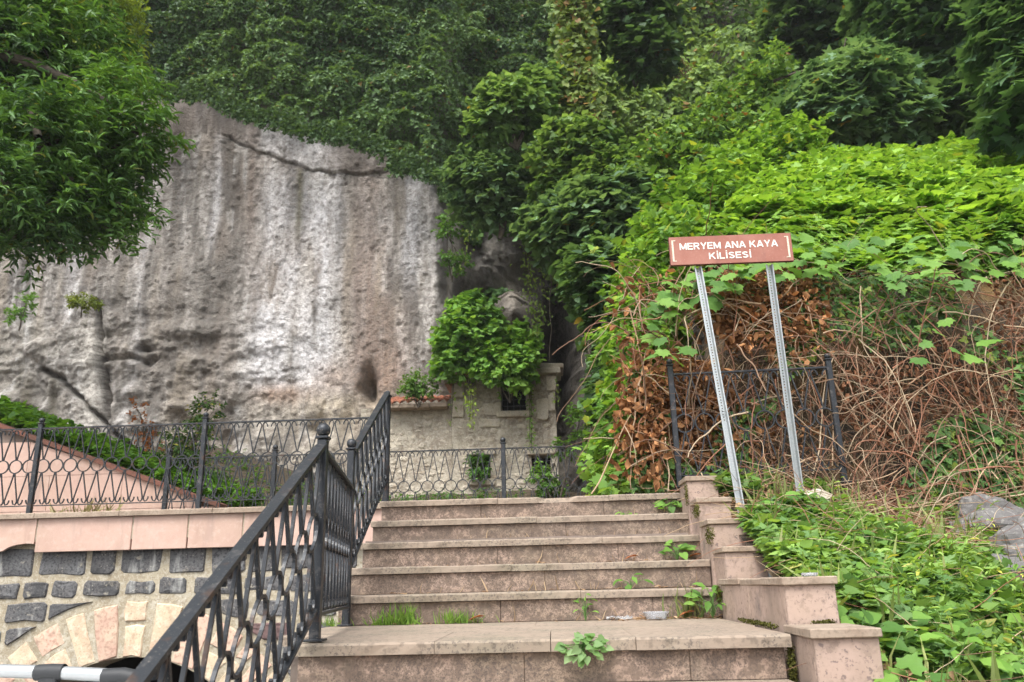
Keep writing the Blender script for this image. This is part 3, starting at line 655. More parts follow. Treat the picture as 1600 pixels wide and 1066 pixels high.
# pink sloping wall behind the left fence
YP = 9.62
A_, B_, C_ = at(-60, 640, YP), at(262, 757, YP), at(345, 790, YP)
pw = thing('sloping_wall', 'pink panelled wall with a dark red sloping coping behind the left fence', 'wall', (0, 0, 0))
def slope_z(x): return A_[2]+(B_[2]-A_[2])*(x-A_[0])/(B_[0]-A_[0])
for r in range(3):
    z0 = .75+r*.42
    xs2 = [-8.2, -7.2, -6.3, -5.4, -4.6, -3.7]
    off = .3*(r % 2)
    for a, b in zip(xs2[:-1], xs2[1:]):
        a, b = a+off, b+off; b = min(b, at(262, 757, YP)[0]+.6)
        if b-a < .1: continue
        tops = [min(z0+.415, slope_z(q)-.05) for q in (a+.003, b-.003)]
        if tops[0] <= z0+.02: continue
        xr = b-.003
        if tops[1] < z0+.01:
            xr = a+(b-a)*.5
            while slope_z(xr)-.05 < z0+.01 and xr > a+.02: xr -= .02
            tops[1] = max(z0+.01, slope_z(xr)-.05)
        V = [(a+.003, YP, z0), (xr, YP, z0), (xr, YP, tops[1]), (a+.003, YP, tops[0])]
        V += [(p[0], YP+.05, p[2]) for p in V]
        link('wall_panel', py_mesh('wall_panel', V, [(0, 1, 2, 3), (7, 6, 5, 4), (0, 4, 5, 1), (1, 5, 6, 2), (2, 6, 7, 3), (3, 7, 4, 0)], M['clad']), pw)
V = []
for x in (-8.3, C_[0]): 
    for y, dz in ((YP-.05, -.05), (YP+.3, -.05), (YP+.3, 0), (YP-.05, 0)): V.append((x, y, slope_z(x)+dz))
link('coping', py_mesh('coping', V, [(0, 1, 2, 3), (7, 6, 5, 4), (0, 4, 5, 1), (1, 5, 6, 2), (2, 6, 7, 3), (3, 7, 4, 0)], M['rcop']), pw)
V = []
for x in (-8.3, C_[0]-.1):
    for y, z in ((YP+.055, .6), (YP+.25, .6), (YP+.25, slope_z(x)-.052), (YP+.055, slope_z(x)-.052)): V.append((x, y, z))
link('wall_core', py_mesh('wall_core', V, [(0, 1, 2, 3), (7, 6, 5, 4), (0, 4, 5, 1), (1, 5, 6, 2), (2, 6, 7, 3), (3, 7, 4, 0)], M['conc']), pw)

# ------------------------------------------------------------------ iron railings
def ball_post(parent, x, y, z0, z1, w=.042, ball=.03, name='post', plate=True, slope=0):
    me = box_mesh(name, -w/2, w/2, -w/2, w/2, 0, z1-z0, M['iron'], .004)
    p = link(name, me, parent, (x, y, z0))
    H = z1-z0
    me = box_mesh('collar', -w*.68, w*.68, -w*.68, w*.68, H+.001, H+.012, M['iron'], .003); link('collar', me, p)
    bm = bmesh.new(); bmesh.ops.create_uvsphere(bm, u_segments=16, v_segments=10, radius=ball)
    for v in bm.verts: v.co.z += H+.012+ball*.9
    me = bpy.data.meshes.new('ball'); bm.to_mesh(me); bm.free(); me.materials.append(M['iron'])
    for q in me.polygons: q.use_smooth = True
    link('ball', me, p)
    if plate: link('base_plate', box_mesh('base_plate', -w, w, -w, w, .0005, .009, M['iron'], .002), p)
    return p
def heart(w, H, up=True):
    """two mirrored strokes meeting at the ring and curling inwards at the rail"""
    s_ = []
    for sx in (-1, 1):
        p = [(0.004*sx, 0), (w*.14*sx, H*.25), (w*.28*sx, H*.5), (w*.42*sx, H*.76), (w*.475*sx, H*.87), (w*.45*sx, H*.94), (w*.36*sx, H*.985), (w*.24*sx, H*.97), (w*.15*sx, H*.90), (w*.13*sx, H*.84)]
        s_.append(np.array(p)*np.array([1, 1 if up else -1]))
    return s_
def panel(parent, length, H, n, slope=0., zb=.06, y=0., x0=0., bar=(.013, .009), rail=(.034, .014), ringf=.47):
    """pattern field between two posts, local x along the run, z up, sheared by slope"""
    pitch = length/n; rr = min(pitch*.5-.004, .0675); zc_ = zb+(H-zb)*.5
    def shear(V): V = np.array(V, float); V[:, 2] += V[:, 0]*slope; return V
    def shared(name, V, F, smooth=False): return py_mesh(name, shear(V), F, M['iron'], smooth)
    an = np.arange(20)*2*math.pi/20
    V, F = ribbon(np.stack([rr*np.cos(an), rr*np.sin(an)], 1), bar[0], bar[1], True); ring_me = shared('ring', V, F)
    hu = H-rail[1]-(zc_+rr); hd = (zc_-rr)-zb-rail[1]*.4
    def strokes(up, h):
        V = []; F = []; b = 0
        for st in heart(pitch*.96, h, up):
            v, f = ribbon(st, bar[0], bar[1]); V.append(v); F += [tuple(q+b for q in ff) for ff in f]; b += len(v)
        return np.concatenate(V), F
    u_me = shared('scroll_bar', *strokes(True, hu)); d_me = shared('scroll_bar', *strokes(False, hd))
    for i in range(n):
        x = x0+(i+.5)*pitch; dz = (x-x0)*slope
        link('ring', ring_me, parent, (x, y, zc_+dz))
        link('scroll_bar', u_me, parent, (x, y, zc_+rr+dz-.001))
        link('scroll_bar', d_me, parent, (x, y, zc_-rr+dz+.001))
    for nm, z, hh, ww in (('top_rail', H-rail[1], rail[1], rail[0]), ('bottom_rail', zb-rail[1]*.6, rail[1]*.7, rail[0]*.7)):
        V = shear([(x, yy, zz) for x in (x0, x0+length) for yy, zz in ((-ww/2, 0), (ww/2, 0), (ww/2, hh), (-ww/2, hh))])
        V[:, 2] -= x0*slope
        me = py_mesh(nm, V, [(0, 3, 2, 1), (4, 5, 6, 7), (0, 1, 5, 4), (1, 2, 6, 5), (2, 3, 7, 6), (3, 0, 4, 7)], M['iron'])
        link(nm, me, parent, (0, y, z))

# left fence on the terrace edge
YL = 7.92
lf = thing('iron_fence', 'black iron fence of rings and scrolls on the pink terrace wall at the left', 'fence', (0, YL, .965))
pxs = [-470, -205, 47, 310, 575]
X_ = [at(p, 790, YL)[0] for p in pxs]; X_[-1] = at(590, 700, YL)[0]
for i, x in enumerate(X_):
    ball_post(lf, x, 0, 0, .90, .046, .028)
    if i < len(X_)-1: panel(lf, X_[i+1]-x, .86, int(round((X_[i+1]-x)/.1395)), 0, .09, 0, x, rail=(.03, .013))
# centre fence at the back of the terrace
YC = 9.3
cf_ = thing('iron_fence', 'black ring and scroll fence behind the top step, in front of the stone church', 'fence', (0, YC, .80))
X_ = [at(p, 740, YC)[0] for p in (262, 428, 604, 787, 985)]
zt_c = at(786, 700, YC)[2]-.80
for i, x in enumerate(X_):
    ball_post(cf_, x, 0, 0, zt_c+.05, .05, .032)
    if i < len(X_)-1: panel(cf_, X_[i+1]-x, zt_c, int(round((X_[i+1]-x)/.1345)), 0, .08, 0, x, rail=(.03, .013))
# right fence among the dead vines
YR = 6.02
rf_ = thing('iron_fence', 'black iron fence panel half buried in dead vines behind the sign posts', 'fence', (0, YR, .86))
X_ = [at(1057, 700, YR)[0], at(1304, 640, YR)[0]]
for x in X_: ball_post(rf_, x, 0, -.02, .89, .04, .024)
panel(rf_, X_[1]-X_[0], .83, 8, .012, .07, 0, X_[0], rail=(.03, .013), bar=(.012, .010))

# stair railing in three runs (one welded thing)
sr = thing('stair_railing', 'black iron handrail of rings and scrolls climbing the left side of the stairs', 'railing', (-.94, 3.36, 0), math.pi/2)
def run(P0, P1, H0, H1, zb, n, rail=(.04, .02)):
    """sub-run from P0 to P1 (world x,y,z of rail tops), as parts of sr"""
    d = np.array(P1)-np.array(P0); L = math.hypot(d[0], d[1]); ang = math.atan2(d[1], d[0])
    e = bpy.data.objects.new('rail_run', None)
    return L, ang, d[2]/L
def add_run(P0, P1, H, zb, n, bar=(.013, .010), rail=(.042, .018)):
    P0 = np.array(P0, float); P1 = np.array(P1, float); d = P1-P0; L = math.hypot(d[0], d[1]); ang = math.atan2(d[1], d[0]); slope = d[2]/L
    before = set(bpy.data.objects)
    panel(sr, L, H, n, slope, zb, 0, 0, bar, rail)
    Rz = Matrix.Rotation(ang, 4, 'Z'); T = Matrix.Translation((P0[0], P0[1], P0[2]-H))
    inv = (Matrix.Translation((-.94, 3.36, 0)) @ Matrix.Rotation(math.pi/2, 4, 'Z')).inverted()
    for o in set(bpy.data.objects)-before:
        o.matrix_local = inv @ T @ Rz @ Matrix.Translation(o.location)
def loc_sr(x, y): return (y-3.36, -(x+.94))
for (x, y, z0, z1, w) in ((-.94, 3.36, .004, .80, .040), (-1.165, 4.78, -.0, .985, .040), (-1.215, 6.08, .80, 1.60, .044), (-.90, .9, -1.28, -.53, .04)):
    lx, ly = loc_sr(x, y); ball_post(sr, lx, ly, z0, z1, w, .030 if w < .044 else .02)
add_run((-.94, .95, -.515), (-.94, 3.33, .775), .75, .10, 17)
add_run((-.95, 3.39, .765), (-1.155, 4.75, .765), .76, .10, 10, rail=(.04, .016))
add_run((-1.165, 4.81, .985), (-1.212, 6.05, 1.635), .76, .09, 9)

# ------------------------------------------------------------------ sign
YS = 5.5
c0, c1, c2, c3 = at(1045, 371, YS), at(1236, 363.5, YS), at(1238.5, 406.5, YS), at(1048, 415, YS)
sg = thing('road_sign', 'brown sign with white lettering on two leaning galvanised posts beside the steps', 'sign', (1.25, YS, .66))
inv = Matrix.Translation((-1.25, -YS, -.66))
tilt = math.atan2(c1[2]-c0[2], c1[0]-c0[0]); W_ = np.linalg.norm(c1-c0); Hs = np.linalg.norm(c0-c3)
skew = (c3[0]-c0[0])/Hs
MS = Matrix.Translation(Vector(c3)) @ Matrix.Rotation(-tilt, 4, 'Y')
def sgpart(name, me, mm=Matrix.Identity(4), par=None):
    o = link(name, me, par or sg)
    o.matrix_local = (inv @ MS @ mm) if par is None else mm
    return o
me = box_mesh('sign_panel', 0, W_, 0, .028, 0, Hs, M['sign'], .003)
me.materials.append(M['signedge'])
for p in me.polygons:
    if abs(p.normal.z) > .5 or abs(p.normal.x) > .5: p.material_index = 1
panel_o = sgpart('sign_panel', me)
SW = .175
def arc(cx, cy_, rx, ry, a0, a1, n=12): return [(cx+rx*math.cos(math.radians(a)), cy_+ry*math.sin(math.radians(a))) for a in np.linspace(a0, a1, n)]
h_ = SW/2
GL = {'M': (.98, [[(h_, 0), (h_, 1)], [(.88, 0), (.88, 1)], [(h_+.02, .93), (.49, .1)], [(.86, .93), (.49, .1)]]), 'E': (.76, [[(h_, 0), (h_, 1)], [(0.02, h_*.9), (.74, h_*.9)], [(0.02, .52), (.69, .52)], [(0.02, 1-h_*.9), (.74, 1-h_*.9)]]),
      'R': (.84, [[(h_, 0), (h_, 1)], [(h_, 1-h_*.9)]+arc(.5, .72, .2, .19, 90, -90)+[(h_, .45)], [(.42, .45), (.74, 0)]]), 'Y': (.86, [[(.43, 0), (.43, .48)], [(.09, 1), (.45, .40)], [(.77, 1), (.41, .40)]]),
      'A': (.92, [[(.09, 0), (.44, .98)], [(.83, 0), (.48, .98)], [(.22, .29), (.70, .29)]]), 'N': (.86, [[(h_, 0), (h_, 1)], [(.76, 0), (.76, 1)], [(h_+.02, .96), (.74, .04)]]),
      'K': (.88, [[(h_, 0), (h_, 1)], [(h_, .34), (.74, 1)], [(.32, .62), (.79, 0)]]), 'I': (.3, [[(.15, 0), (.15, 1)]]), 'L': (.70, [[(h_, 0), (h_, 1)], [(0.02, h_*.9), (.68, h_*.9)]]),
      'S': (.82, [arc(.4, .71, .29, .195, 20, 200, 12)+arc(.4, .285, .29, .195, 75, -160, 14)]), ' ': (.34, [])}
GL['i'] = (.3, GL['I'][1]+[[(.15, 1.1), (.15, 1.27)]])
def lettering(txt, cx, zb, width, height):
    tot = sum(GL[c][0]+.09 for c in txt)-.09; sx = width/tot; u = 0; q = 0
    for c in txt:
        w, ss = GL[c]; V = []; F = []; b = 0
        for st in ss:
            v, f = ribbon(np.array(st, float), .0016, SW); v[:, 1] -= .0011+.00012*(q % 5); q += 1
            v[:, 0] = cx-width/2+(v[:, 0]+u)*sx; v[:, 2] = zb+v[:, 2]*height; V.append(v); F += [tuple(k+b for k in ff) for ff in f]; b += len(v)
        if V: link('letter', py_mesh('letter', np.concatenate(V), F, M['letter']), panel_o)
        u += w+.09
lettering('MERYEM ANA KAYA', W_*.485, Hs*.53, W_*.80, Hs*.235)
lettering('KiLiSESi', W_*.49, Hs*.17, W_*.345, Hs*.225)
for x0, s_ in ((W_*.028, 1), (W_*.968, -1)):
    box('border_mark', x0-.006, x0+.006, -.0016, -.0003, Hs*.13, Hs*.88, M['lmark'], panel_o, 0)
    for zz in (Hs*.13, Hs*.88-.006): box('border_mark', x0-.006 if s_ > 0 else x0-.022, x0+.022 if s_ > 0 else x0+.006, -.002, -.0004, zz, zz+.006, M['lmark'], panel_o, 0)
def post_mesh(L, w=.052, dp=.028, t=.003):
    """omega section post with a perforated web"""
    V = []; F = []
    def quad(a, b, c, d): n = len(V); V.extend([a, b, c, d]); F.append((n, n+1, n+2, n+3))
    hw = .006; step_ = .020; n = int(L/step_)
    for i in range(n):
        z0 = i*step_; z1 = z0+step_; zm0, zm1 = z0+.006, z0+.014; cut = z1 > L*.42
        a, b = -w*.25, w*.25; hx = .0042
        if not cut: quad((a, dp, z0), (b, dp, z0), (b, dp, z1), (a, dp, z1)); continue
        quad((a, dp, z0), (b, dp, z0), (b, dp, zm0), (a, dp, zm0)); quad((a, dp, zm1), (b, dp, zm1), (b, dp, z1), (a, dp, z1))
        quad((a, dp, zm0), (-hx, dp, zm0), (-hx, dp, zm1), (a, dp, zm1)); quad((hx, dp, zm0), (b, dp, zm0), (b, dp, zm1), (hx, dp, zm1))
    T_ = n*step_
    for s_ in (-1, 1):
        quad((s_*w*.25, dp, 0), (s_*w*.34, 0, 0), (s_*w*.34, 0, T_), (s_*w*.25, dp, T_))
        quad((s_*w*.34, 0, 0), (s_*w*.5, 0, 0), (s_*w*.5, 0, T_), (s_*w*.34, 0, T_))
        quad((s_*w*.5, 0, 0), (s_*w*.5, .008, 0), (s_*w*.5, .008, T_), (s_*w*.5, 0, T_))
    return py_mesh('post', V, F, M['galv'])
for (tx, ty, bx, by, yb2) in ((1090, 412, 1159, 800, 5.44), (1202, 411, 1250, 765, 5.62)):
    T = at(tx, ty, YS+.03); B = at(bx, by, yb2); B = B+(B-T)*.12; v = Vector(T-B); L = v.length
    o = link('post', post_mesh(L), sg)
    zax = v.normalized(); xax = (Vector((1, 0.02, 0))-zax*zax.dot(Vector((1, 0.02, 0)))).normalized(); yax = zax.cross(xax)
    mm = Matrix(((xax.x, yax.x, zax.x, B[0]), (xax.y, yax.y, zax.y, B[1]), (xax.z, yax.z, zax.z, B[2]), (0, 0, 0, 1)))
    o.matrix_local = inv @ mm
# wire loop tied round the left post
T = at(1132, 640, 5.47); an = np.linspace(0, 2*math.pi*1.8, 40)
Pp = np.stack([T[0]+.036*np.cos(an)+.004*np.sin(3*an), T[1]+.03*np.sin(an), T[2]+.05*np.linspace(-.5, .5, 40)+.012*np.cos(2*an)], 1)
v, f = tube([Pp], .0016, 4); o = link('wire', np_mesh('wire', v, f, M['galv'])); tag(o, 'thin twisted wire tied round the left sign post', 'wire')

# ------------------------------------------------------------------ church
YK = 17.6
ch = thing('stone_church', 'small ruined stone church with grilled windows built against the cliff', 'church', (0, 0, 0))
def kw(px, py, Y=YK): p = at(px, py, Y); return p[0], p[2]
def wall_rect(name, x0, x1, z0, z1, y, holes, mt, d=.5):
    """front wall with rectangular recesses, subdivided and slightly uneven"""
    xs = sorted(set([x0, x1]+[h[0] for h in holes]+[h[1] for h in holes])); zs = sorted(set([z0, z1]+[h[2] for h in holes]+[h[3] for h in holes]))
    def dens(a): 
        r = []
        for p, q in zip(a[:-1], a[1:]): k = max(1, int((q-p)/.09)); r += list(np.linspace(p, q, k, endpoint=False))
        return np.array(r+[a[-1]])
    X = dens(xs); Z = dens(zs); V = []; F = []
    for z in Z:
        for x in X:
            pp = np.array([[x, y, z]]); V.append((x, y+.07*float(fbm(pp, 1.3, 3, 9)[0])+.02*float(vn(pp, 6, 3)[0]), z))
    n = len(X)
    for j in range(len(Z)-1):
        for i in range(n-1):
            cx, cz = (X[i]+X[i+1])/2, (Z[j]+Z[j+1])/2
            if any(h[0] < cx < h[1] and h[2] < cz < h[3] for h in holes): continue
            a = j*n+i; F.append((a, a+1, a+n+1, a+n))
    for h in holes:
        b = len(V)
        for yy in (y-.0, y+d):
            V += [(h[0], yy, h[2]), (h[1], yy, h[2]), (h[1], yy, h[3]), (h[0], yy, h[3])]
        F += [(b, b+4, b+5, b+1), (b+1, b+5, b+6, b+2), (b+2, b+6, b+7, b+3), (b+3, b+7, b+4, b)]
    b = len(V)
    V += [(x0, y, z0), (x0, y+2, z0), (x0, y+2, z1), (x0, y, z1), (x1, y, z0), (x1, y+2, z0), (x1, y+2, z1), (x1, y, z1)]
    F += [(b, b+1, b+2, b+3), (b+4, b+7, b+6, b+5), (b+3, b+2, b+6, b+7)]
    return link(name, py_mesh(name, V, F, mt, False), ch)
w1 = (*kw(783, 643), *kw(821, 602)); w2 = (*kw(737, 749), *kw(766, 711)); w3 = (*kw(831, 741), *kw(860, 711))
holes = [(w[0], w[2], w[1], w[3]) for w in (w1, w2, w3)]
xa, _ = kw(706, 700); xe, zt2 = kw(866, 578); _, zt1 = kw(640, 627); x_l, _ = kw(560, 700); zb2 = 1.2
wall_rect('wall', xa, xe, zb2, zt2-.05, YK, holes, M['plaster'])
wall_rect('wall', x_l, xa-.004, zb2, zt1-.12, YK+.12, [], M['plaster'])
for (hx0, hx1, hz0, hz1) in holes:
    wn = box('window', hx0+.002, hx1-.002, YK+.48, YK+.5, hz0, hz1, M['dark'], ch, 0)  # near-black pane stands in for the shade behind the grille
    for q in range(1, 4): box('bar', hx0+(hx1-hx0)*q/4-.008, hx0+(hx1-hx0)*q/4+.008, YK+.12, YK+.136, hz0, hz1, M['iron'], wn, 0)
    for q in range(1, 4): box('bar', hx0, hx1, YK+.137, YK+.15, hz0+(hz1-hz0)*q/4-.007, hz0+(hz1-hz0)*q/4+.007, M['iron'], wn, 0)
    box('lintel', hx0-.12, hx1+.12, YK-.10, YK+.1, hz1+.004, hz1+.15, M['rubble'], ch, .02, .012)
    box('sill', hx0-.1, hx1+.1, YK-.09, YK+.1, hz0-.14, hz0-.004, M['rubble'], ch, .02, .01)
rsc = np.random.RandomState(21)
def rubble(x0, x1, z0, z1, y, n, holes=()):
    pts = []; tries = 0
    while len(pts) < n and tries < n*30:
        tries += 1; w, h = rsc.uniform(.09, .24), rsc.uniform(.06, .14); x, z = rsc.uniform(x0+w, x1-w), rsc.uniform(z0+h, z1-h)
        if any(abs(x-a) < (w+c)*.52+.01 and abs(z-b) < (h+d)*.52+.01 for a, b, c, d in pts): continue
        if any(hh[0]-w*.5 < x < hh[1]+w*.5 and hh[2]-h*.5-.1 < z < hh[3]+h*.5+.1 for hh in holes): continue
        pts.append((x, z, w, h)); yy = y+.07*float(fbm(np.array([[x, y, z]]), 1.3, 3, 9)[0])
        stone(rrect(x-w/2, x+w/2, z-h/2, z+h/2, rsc, .02, .04), yy-.022+rsc.uniform(-.008, .008)+.012, .1, M['rubble'], ch, 'stone', .03, rsc)
_, zlo = kw(640, 795)
rubble(x_l, xa, zlo, zt1-.14, YK+.12, 150)
rubble(xa, xe, zlo, zt2-.2, YK, 105, holes)
# eaves stones and roof tiles
_, ze = kw(650, 633)
xr0, xr1 = kw(604, 630)[0], kw(700, 630)[0]
for a, b in split(xr0, xr1, [xr0+.32, xr0+.66, xr0+.98], .004): box('eaves_slab', a, b, YK-.22, YK+.5, ze-.10, ze-.015, M['coping'], ch, .01, .006)
def tiles(x0, x1, z, y, n):
    pitch = (x1-x0)/n
    for r in range(4):
        for i in range(n):
            an = np.linspace(0, math.pi, 7); V = []; yy = y+r*.26; zz = z+r*.085+rsc.uniform(-.008, .008)
            for (dy, sc, dz) in ((0, 1, 0), (.30, .86, .09)):
                for rr_ in (pitch*.56, pitch*.56-.018):
                    for a_ in an: V.append((x0+(i+.5)*pitch+rr_*sc*math.cos(a_), yy+dy, zz+dz+rr_*sc*.75*math.sin(a_)))
            F = []
            for q in range(6): F += [(q, q+1, 15+q, 14+q), (7+q, 21+q, 22+q, 8+q), (q, 7+q, 8+q, q+1)]
            link('roof_tile', py_mesh('roof_tile', V, F, M['tile'], True), ch)
tiles(xr0, xr1, ze-.01, YK-.27, 8)
tx0, tz = kw(697, 594); tx1, _ = kw(727, 594)
box('eaves_slab', tx0-.02, tx1+.02, YK-.15, YK+.8, tz-.12, tz-.02, M['coping'], ch, .01, .006)
tiles(tx0, tx1, tz-.01, YK-.2, 3)
lx0, lz = kw(828, 577); lx1, _ = kw(874, 577)
box('ledge_slab', lx0-.02, lx1+.03, YK-.2, YK+.6, lz-.14, lz-.02, M['rubble'], ch, .02, .015)
box('ledge_slab', lx0+.02, lx1+.08, YK-.1, YK+.7, lz-.01, lz+.10, M['rubble'], ch, .02, .02)
for (px, py, w, h) in ((770, 640, 26, 22), (848, 640, 18, 34), (716, 612, 20, 22), (716, 640, 18, 26), (765, 662, 34, 14), (862, 600, 14, 26), (862, 630, 10, 28)):
    p = at(px, py, YK); s_ = YK/FPX
    stone(rrect(p[0]-w*s_/2, p[0]+w*s_/2, p[2]-h*s_/2, p[2]+h*s_/2, rsc, .02, .03), YK-.07, .1, M['rubble'], ch, 'stone', .02, rsc)

# ------------------------------------------------------------------ parked car (only its roof rail reaches the picture)
car = thing('parked_car', 'white estate car with grey roof rails parked beside the stairs', 'car', (-3.3, 2.62, -1.5))
def car_build():
    RX = at(232, 1045, 3.2)[0]+3.3; zr = at(150, 1031, 3.2)[2]+1.5      # rail end and rail top in car space
    top = zr-.095; half = .88; xs = [-2.35, -2.25, -1.9, -1.35, -1.1, -.35, .3, 1.2, RX+.0, RX+.22, RX+.42, RX+.50]
    # x, bonnet/roof height, belt height
    prof = {0: (.62, .5), 1: (.80, .7), 2: (.92, .86), 3: (1.0, .94), 4: (1.03, .95), 5: (top-.02, .95), 6: (top+.008, .96), 7: (top, .97), 8: (top-.025, .98), 9: (top-.12, .99), 10: (1.02, .98), 11: (.6, .58)}
    V = []; F = []; n = 0
    for i, x in enumerate(xs):
        zt, zb = prof[i]; up = zt-zb
        w0 = half*(.86 if i in (0, 11) else .96 if i in (1, 10) else 1); wt = w0-(.22 if up > .3 else .06)
        sec = [(w0*.94, .22), (w0, .42), (w0, zb-.08), (w0*.985, zb), (wt+.02, zt-.07 if up > .25 else zt-.01), (wt-.06, zt-.015), (wt*.5, zt+.012), (0, zt+.018)]
        full = [(x, -a, b) for a, b in sec]+[(x, a, b) for a, b in sec[-2::-1]]
        V += full; n = len(full)
    for i in range(len(xs)-1):
        for j in range(n-1): F.append((i*n+j, (i+1)*n+j, (i+1)*n+j+1, i*n+j+1))
    F.append(tuple(range(n))); F.append(tuple(range((len(xs)-1)*n, len(xs)*n))[::-1])
    me = py_mesh('body', V, F, M['car'], True); body = link('body', me, car)
    bm = bmesh.new(); bm.from_mesh(me); bmesh.ops.recalc_face_normals(bm, faces=bm.faces[:]); bm.to_mesh(me); bm.free()
    ss = body.modifiers.new('s', 'SUBSURF'); ss.levels = ss.render_levels = 1
    for sy_ in (-1, 1):
        for (a, b) in ((-.62, .25), (.32, 1.15), (1.22, RX+.18)):
            z0, z1 = 1.0, top-.13
            V = [(a, sy_*(half+.004), z0), (b, sy_*(half+.004), z0), (b-.04, sy_*(half-.17), z1), (a+(.3 if a < -.5 else .03), sy_*(half-.17), z1)]
            V += [(p[0], p[1]-sy_*.02, p[2]) for p in V]
            link('side_window', py_mesh('side_window', V, [(0, 1, 2, 3), (7, 6, 5, 4), (0, 4, 5, 1), (1, 5, 6, 2), (2, 6, 7, 3), (3, 7, 4, 0)], M['glass']), car)
        # roof rail: bowed bar on three feet
        x = np.linspace(-.35, RX-.0, 24); t = (x-x[0])/(x[-1]-x[0])
        y = np.full(24, sy_*(.58)); z = zr-.022-.045*(2*t-1)**2
        z[-1] -= .03; z[0] -= .03
        v, f = tube([np.stack([x[1:-1], y[1:-1], z[1:-1]], 1)], .024, 12)
        rail = link('roof_rail', np_mesh('roof_rail', v, f, M['alu'], True), car)
        for q in (0, 1, 2):
            fx = (x[1], at(80, 1040, 3.2)[0]+3.3, x[-2])[q]; fz = float(np.interp(fx, x, z))
            hx = .07 if q == 1 else .1
            v, f = tube([np.array([[fx-hx*.75, sy_*.58, fz], [fx, sy_*.58, fz+.002], [fx+hx*.75, sy_*.58, fz-(.0 if q == 1 else .014)]])], .029, 12)
            link('rail_sleeve', np_mesh('rail_sleeve', v, f, M['rubber'], True), rail)
            me = box_mesh('rail_foot', fx-hx*.5, fx+hx*.5, sy_*.58-.02, sy_*.58+.02, top-.07, fz-.01, M['rubber'], .008, 2); link('rail_foot', me, rail)
        for wx in (-1.45, 1.25):
            wh = bpy.data.objects.new('wheel', None); COL.objects.link(wh); wh.parent = car; wh.location = (wx, sy_*(half-.1), .32)
            prof_ = [(.2, -.1), (.3, -.1), (.32, -.07), (.32, .07), (.3, .1), (.2, .1)]
            for nm, pr, mt in (('tyre', prof_, 'rubber'), ('rim', [(.0, .05), (.06, .07), (.12, .06), (.2, .085), (.2, -.09), (0, -.09)], 'alu')):
                k = 24; V = []; F = []
                for i in range(k):
                    a = i*2*math.pi/k
                    for r, yy in pr: V.append((r*math.cos(a), yy*sy_, r*math.sin(a)))
                for i in range(k):
                    for j in range(len(pr)-1): F.append((i*len(pr)+j, ((i+1) % k)*len(pr)+j, ((i+1) % k)*len(pr)+j+1, i*len(pr)+j+1))
                link(nm, py_mesh(nm, V, F, M[mt], True), wh)
    V = [(RX+.235, -.62, top-.14), (RX+.235, .62, top-.14), (RX+.44, .74, 1.03), (RX+.44, -.74, 1.03)]
    link('rear_window', py_mesh('rear_window', V+[(p[0]-.03, p[1], p[2]) for p in V], [(0, 1, 2, 3), (7, 6, 5, 4), (0, 4, 5, 1), (1, 5, 6, 2), (2, 6, 7, 3), (3, 7, 4, 0)], M['glass']), car)
    V = [(-.40, -.62, top-.05), (-.40, .62, top-.05), (-1.08, .74, 1.05), (-1.08, -.74, 1.05)]
    link('windscreen', py_mesh('windscreen', V+[(p[0]-.0, p[1], p[2]+.02) for p in V], [(0, 1, 2, 3), (7, 6, 5, 4), (0, 4, 5, 1), (1, 5, 6, 2), (2, 6, 7, 3), (3, 7, 4, 0)], M['glass']), car)
    for sy_ in (-1, 1): box('tail_light', RX+.42, RX+.50, sy_*.7-.1, sy_*.7+.1, .72, .92, M['lamp'], car, .02)
    for sy_ in (-1, 1): box('headlight', -2.33, -2.2, sy_*.62-.14, sy_*.62+.14, .6, .72, M['clear'], car, .02)
car_build()

# ------------------------------------------------------------------ ivy and climbers on the cliff
def cliff_pts(n, x0, x1, z0, z1, mask, rs):
    X = rs.uniform(x0, x1, n); Z = rs.uniform(z0, z1, n); Y = cliff_y(X, Z)
    P = np.stack([X, Y, Z], 1); px, py, _ = proj(P)
    k = mask(px, py, P) & in_view(P, 120); P = P[k]
    N = np.repeat(np.array([[-.05, -1, .12]]), len(P), 0); return P, nrm(N)
rs = np.random.RandomState(101)
def ivy_mask(px, py, P):
    e = rock_edge(px)+9*vn(P, 1.2, 44)+4*vn(P, 4, 45)
    return (px < 905+30*vn(P, .5, 46)) & (py < np.where(px > 690, 330+20*vn(P, 1, 47), e))
P, N = cliff_pts(230000, -13, 3, 6, 18, ivy_mask, rs)
iv = [coat(P, N, rs, .62, 1.25, .105, T_IVY, (.055, .115, .045), (.17, .285, .105), deep=.2, rand=.6, up=.55, odd=(.22, .14, .04), oddp=.008, seed=3, o=3, sizev=.3)]
# ragged fringe hanging over the edge
k = 900; px = rs.uniform(170, 700, k); X = np.array([at(p, 200, 18.6)[0] for p in px])
CN = np.array([at(p, rock_edge(p)-4, 18.35) for p in px]); CN[:, 2] += rs.uniform(-.1, .2, k)
iv.append(sprigs(CN, np.stack([rs.randn(k)*.3, -rs.rand(k)*.3, -np.ones(k)], 1), rs, 10, .45, .10, T_IVY, (.05, .10, .04), (.10, .18, .065), up=.3))
tag(leaves_obj('ivy', iv, M['waxy']), 'dark green ivy curtain covering the top of the cliff', 'ivy', kind='stuff')
print('ivy', TRIS[0])

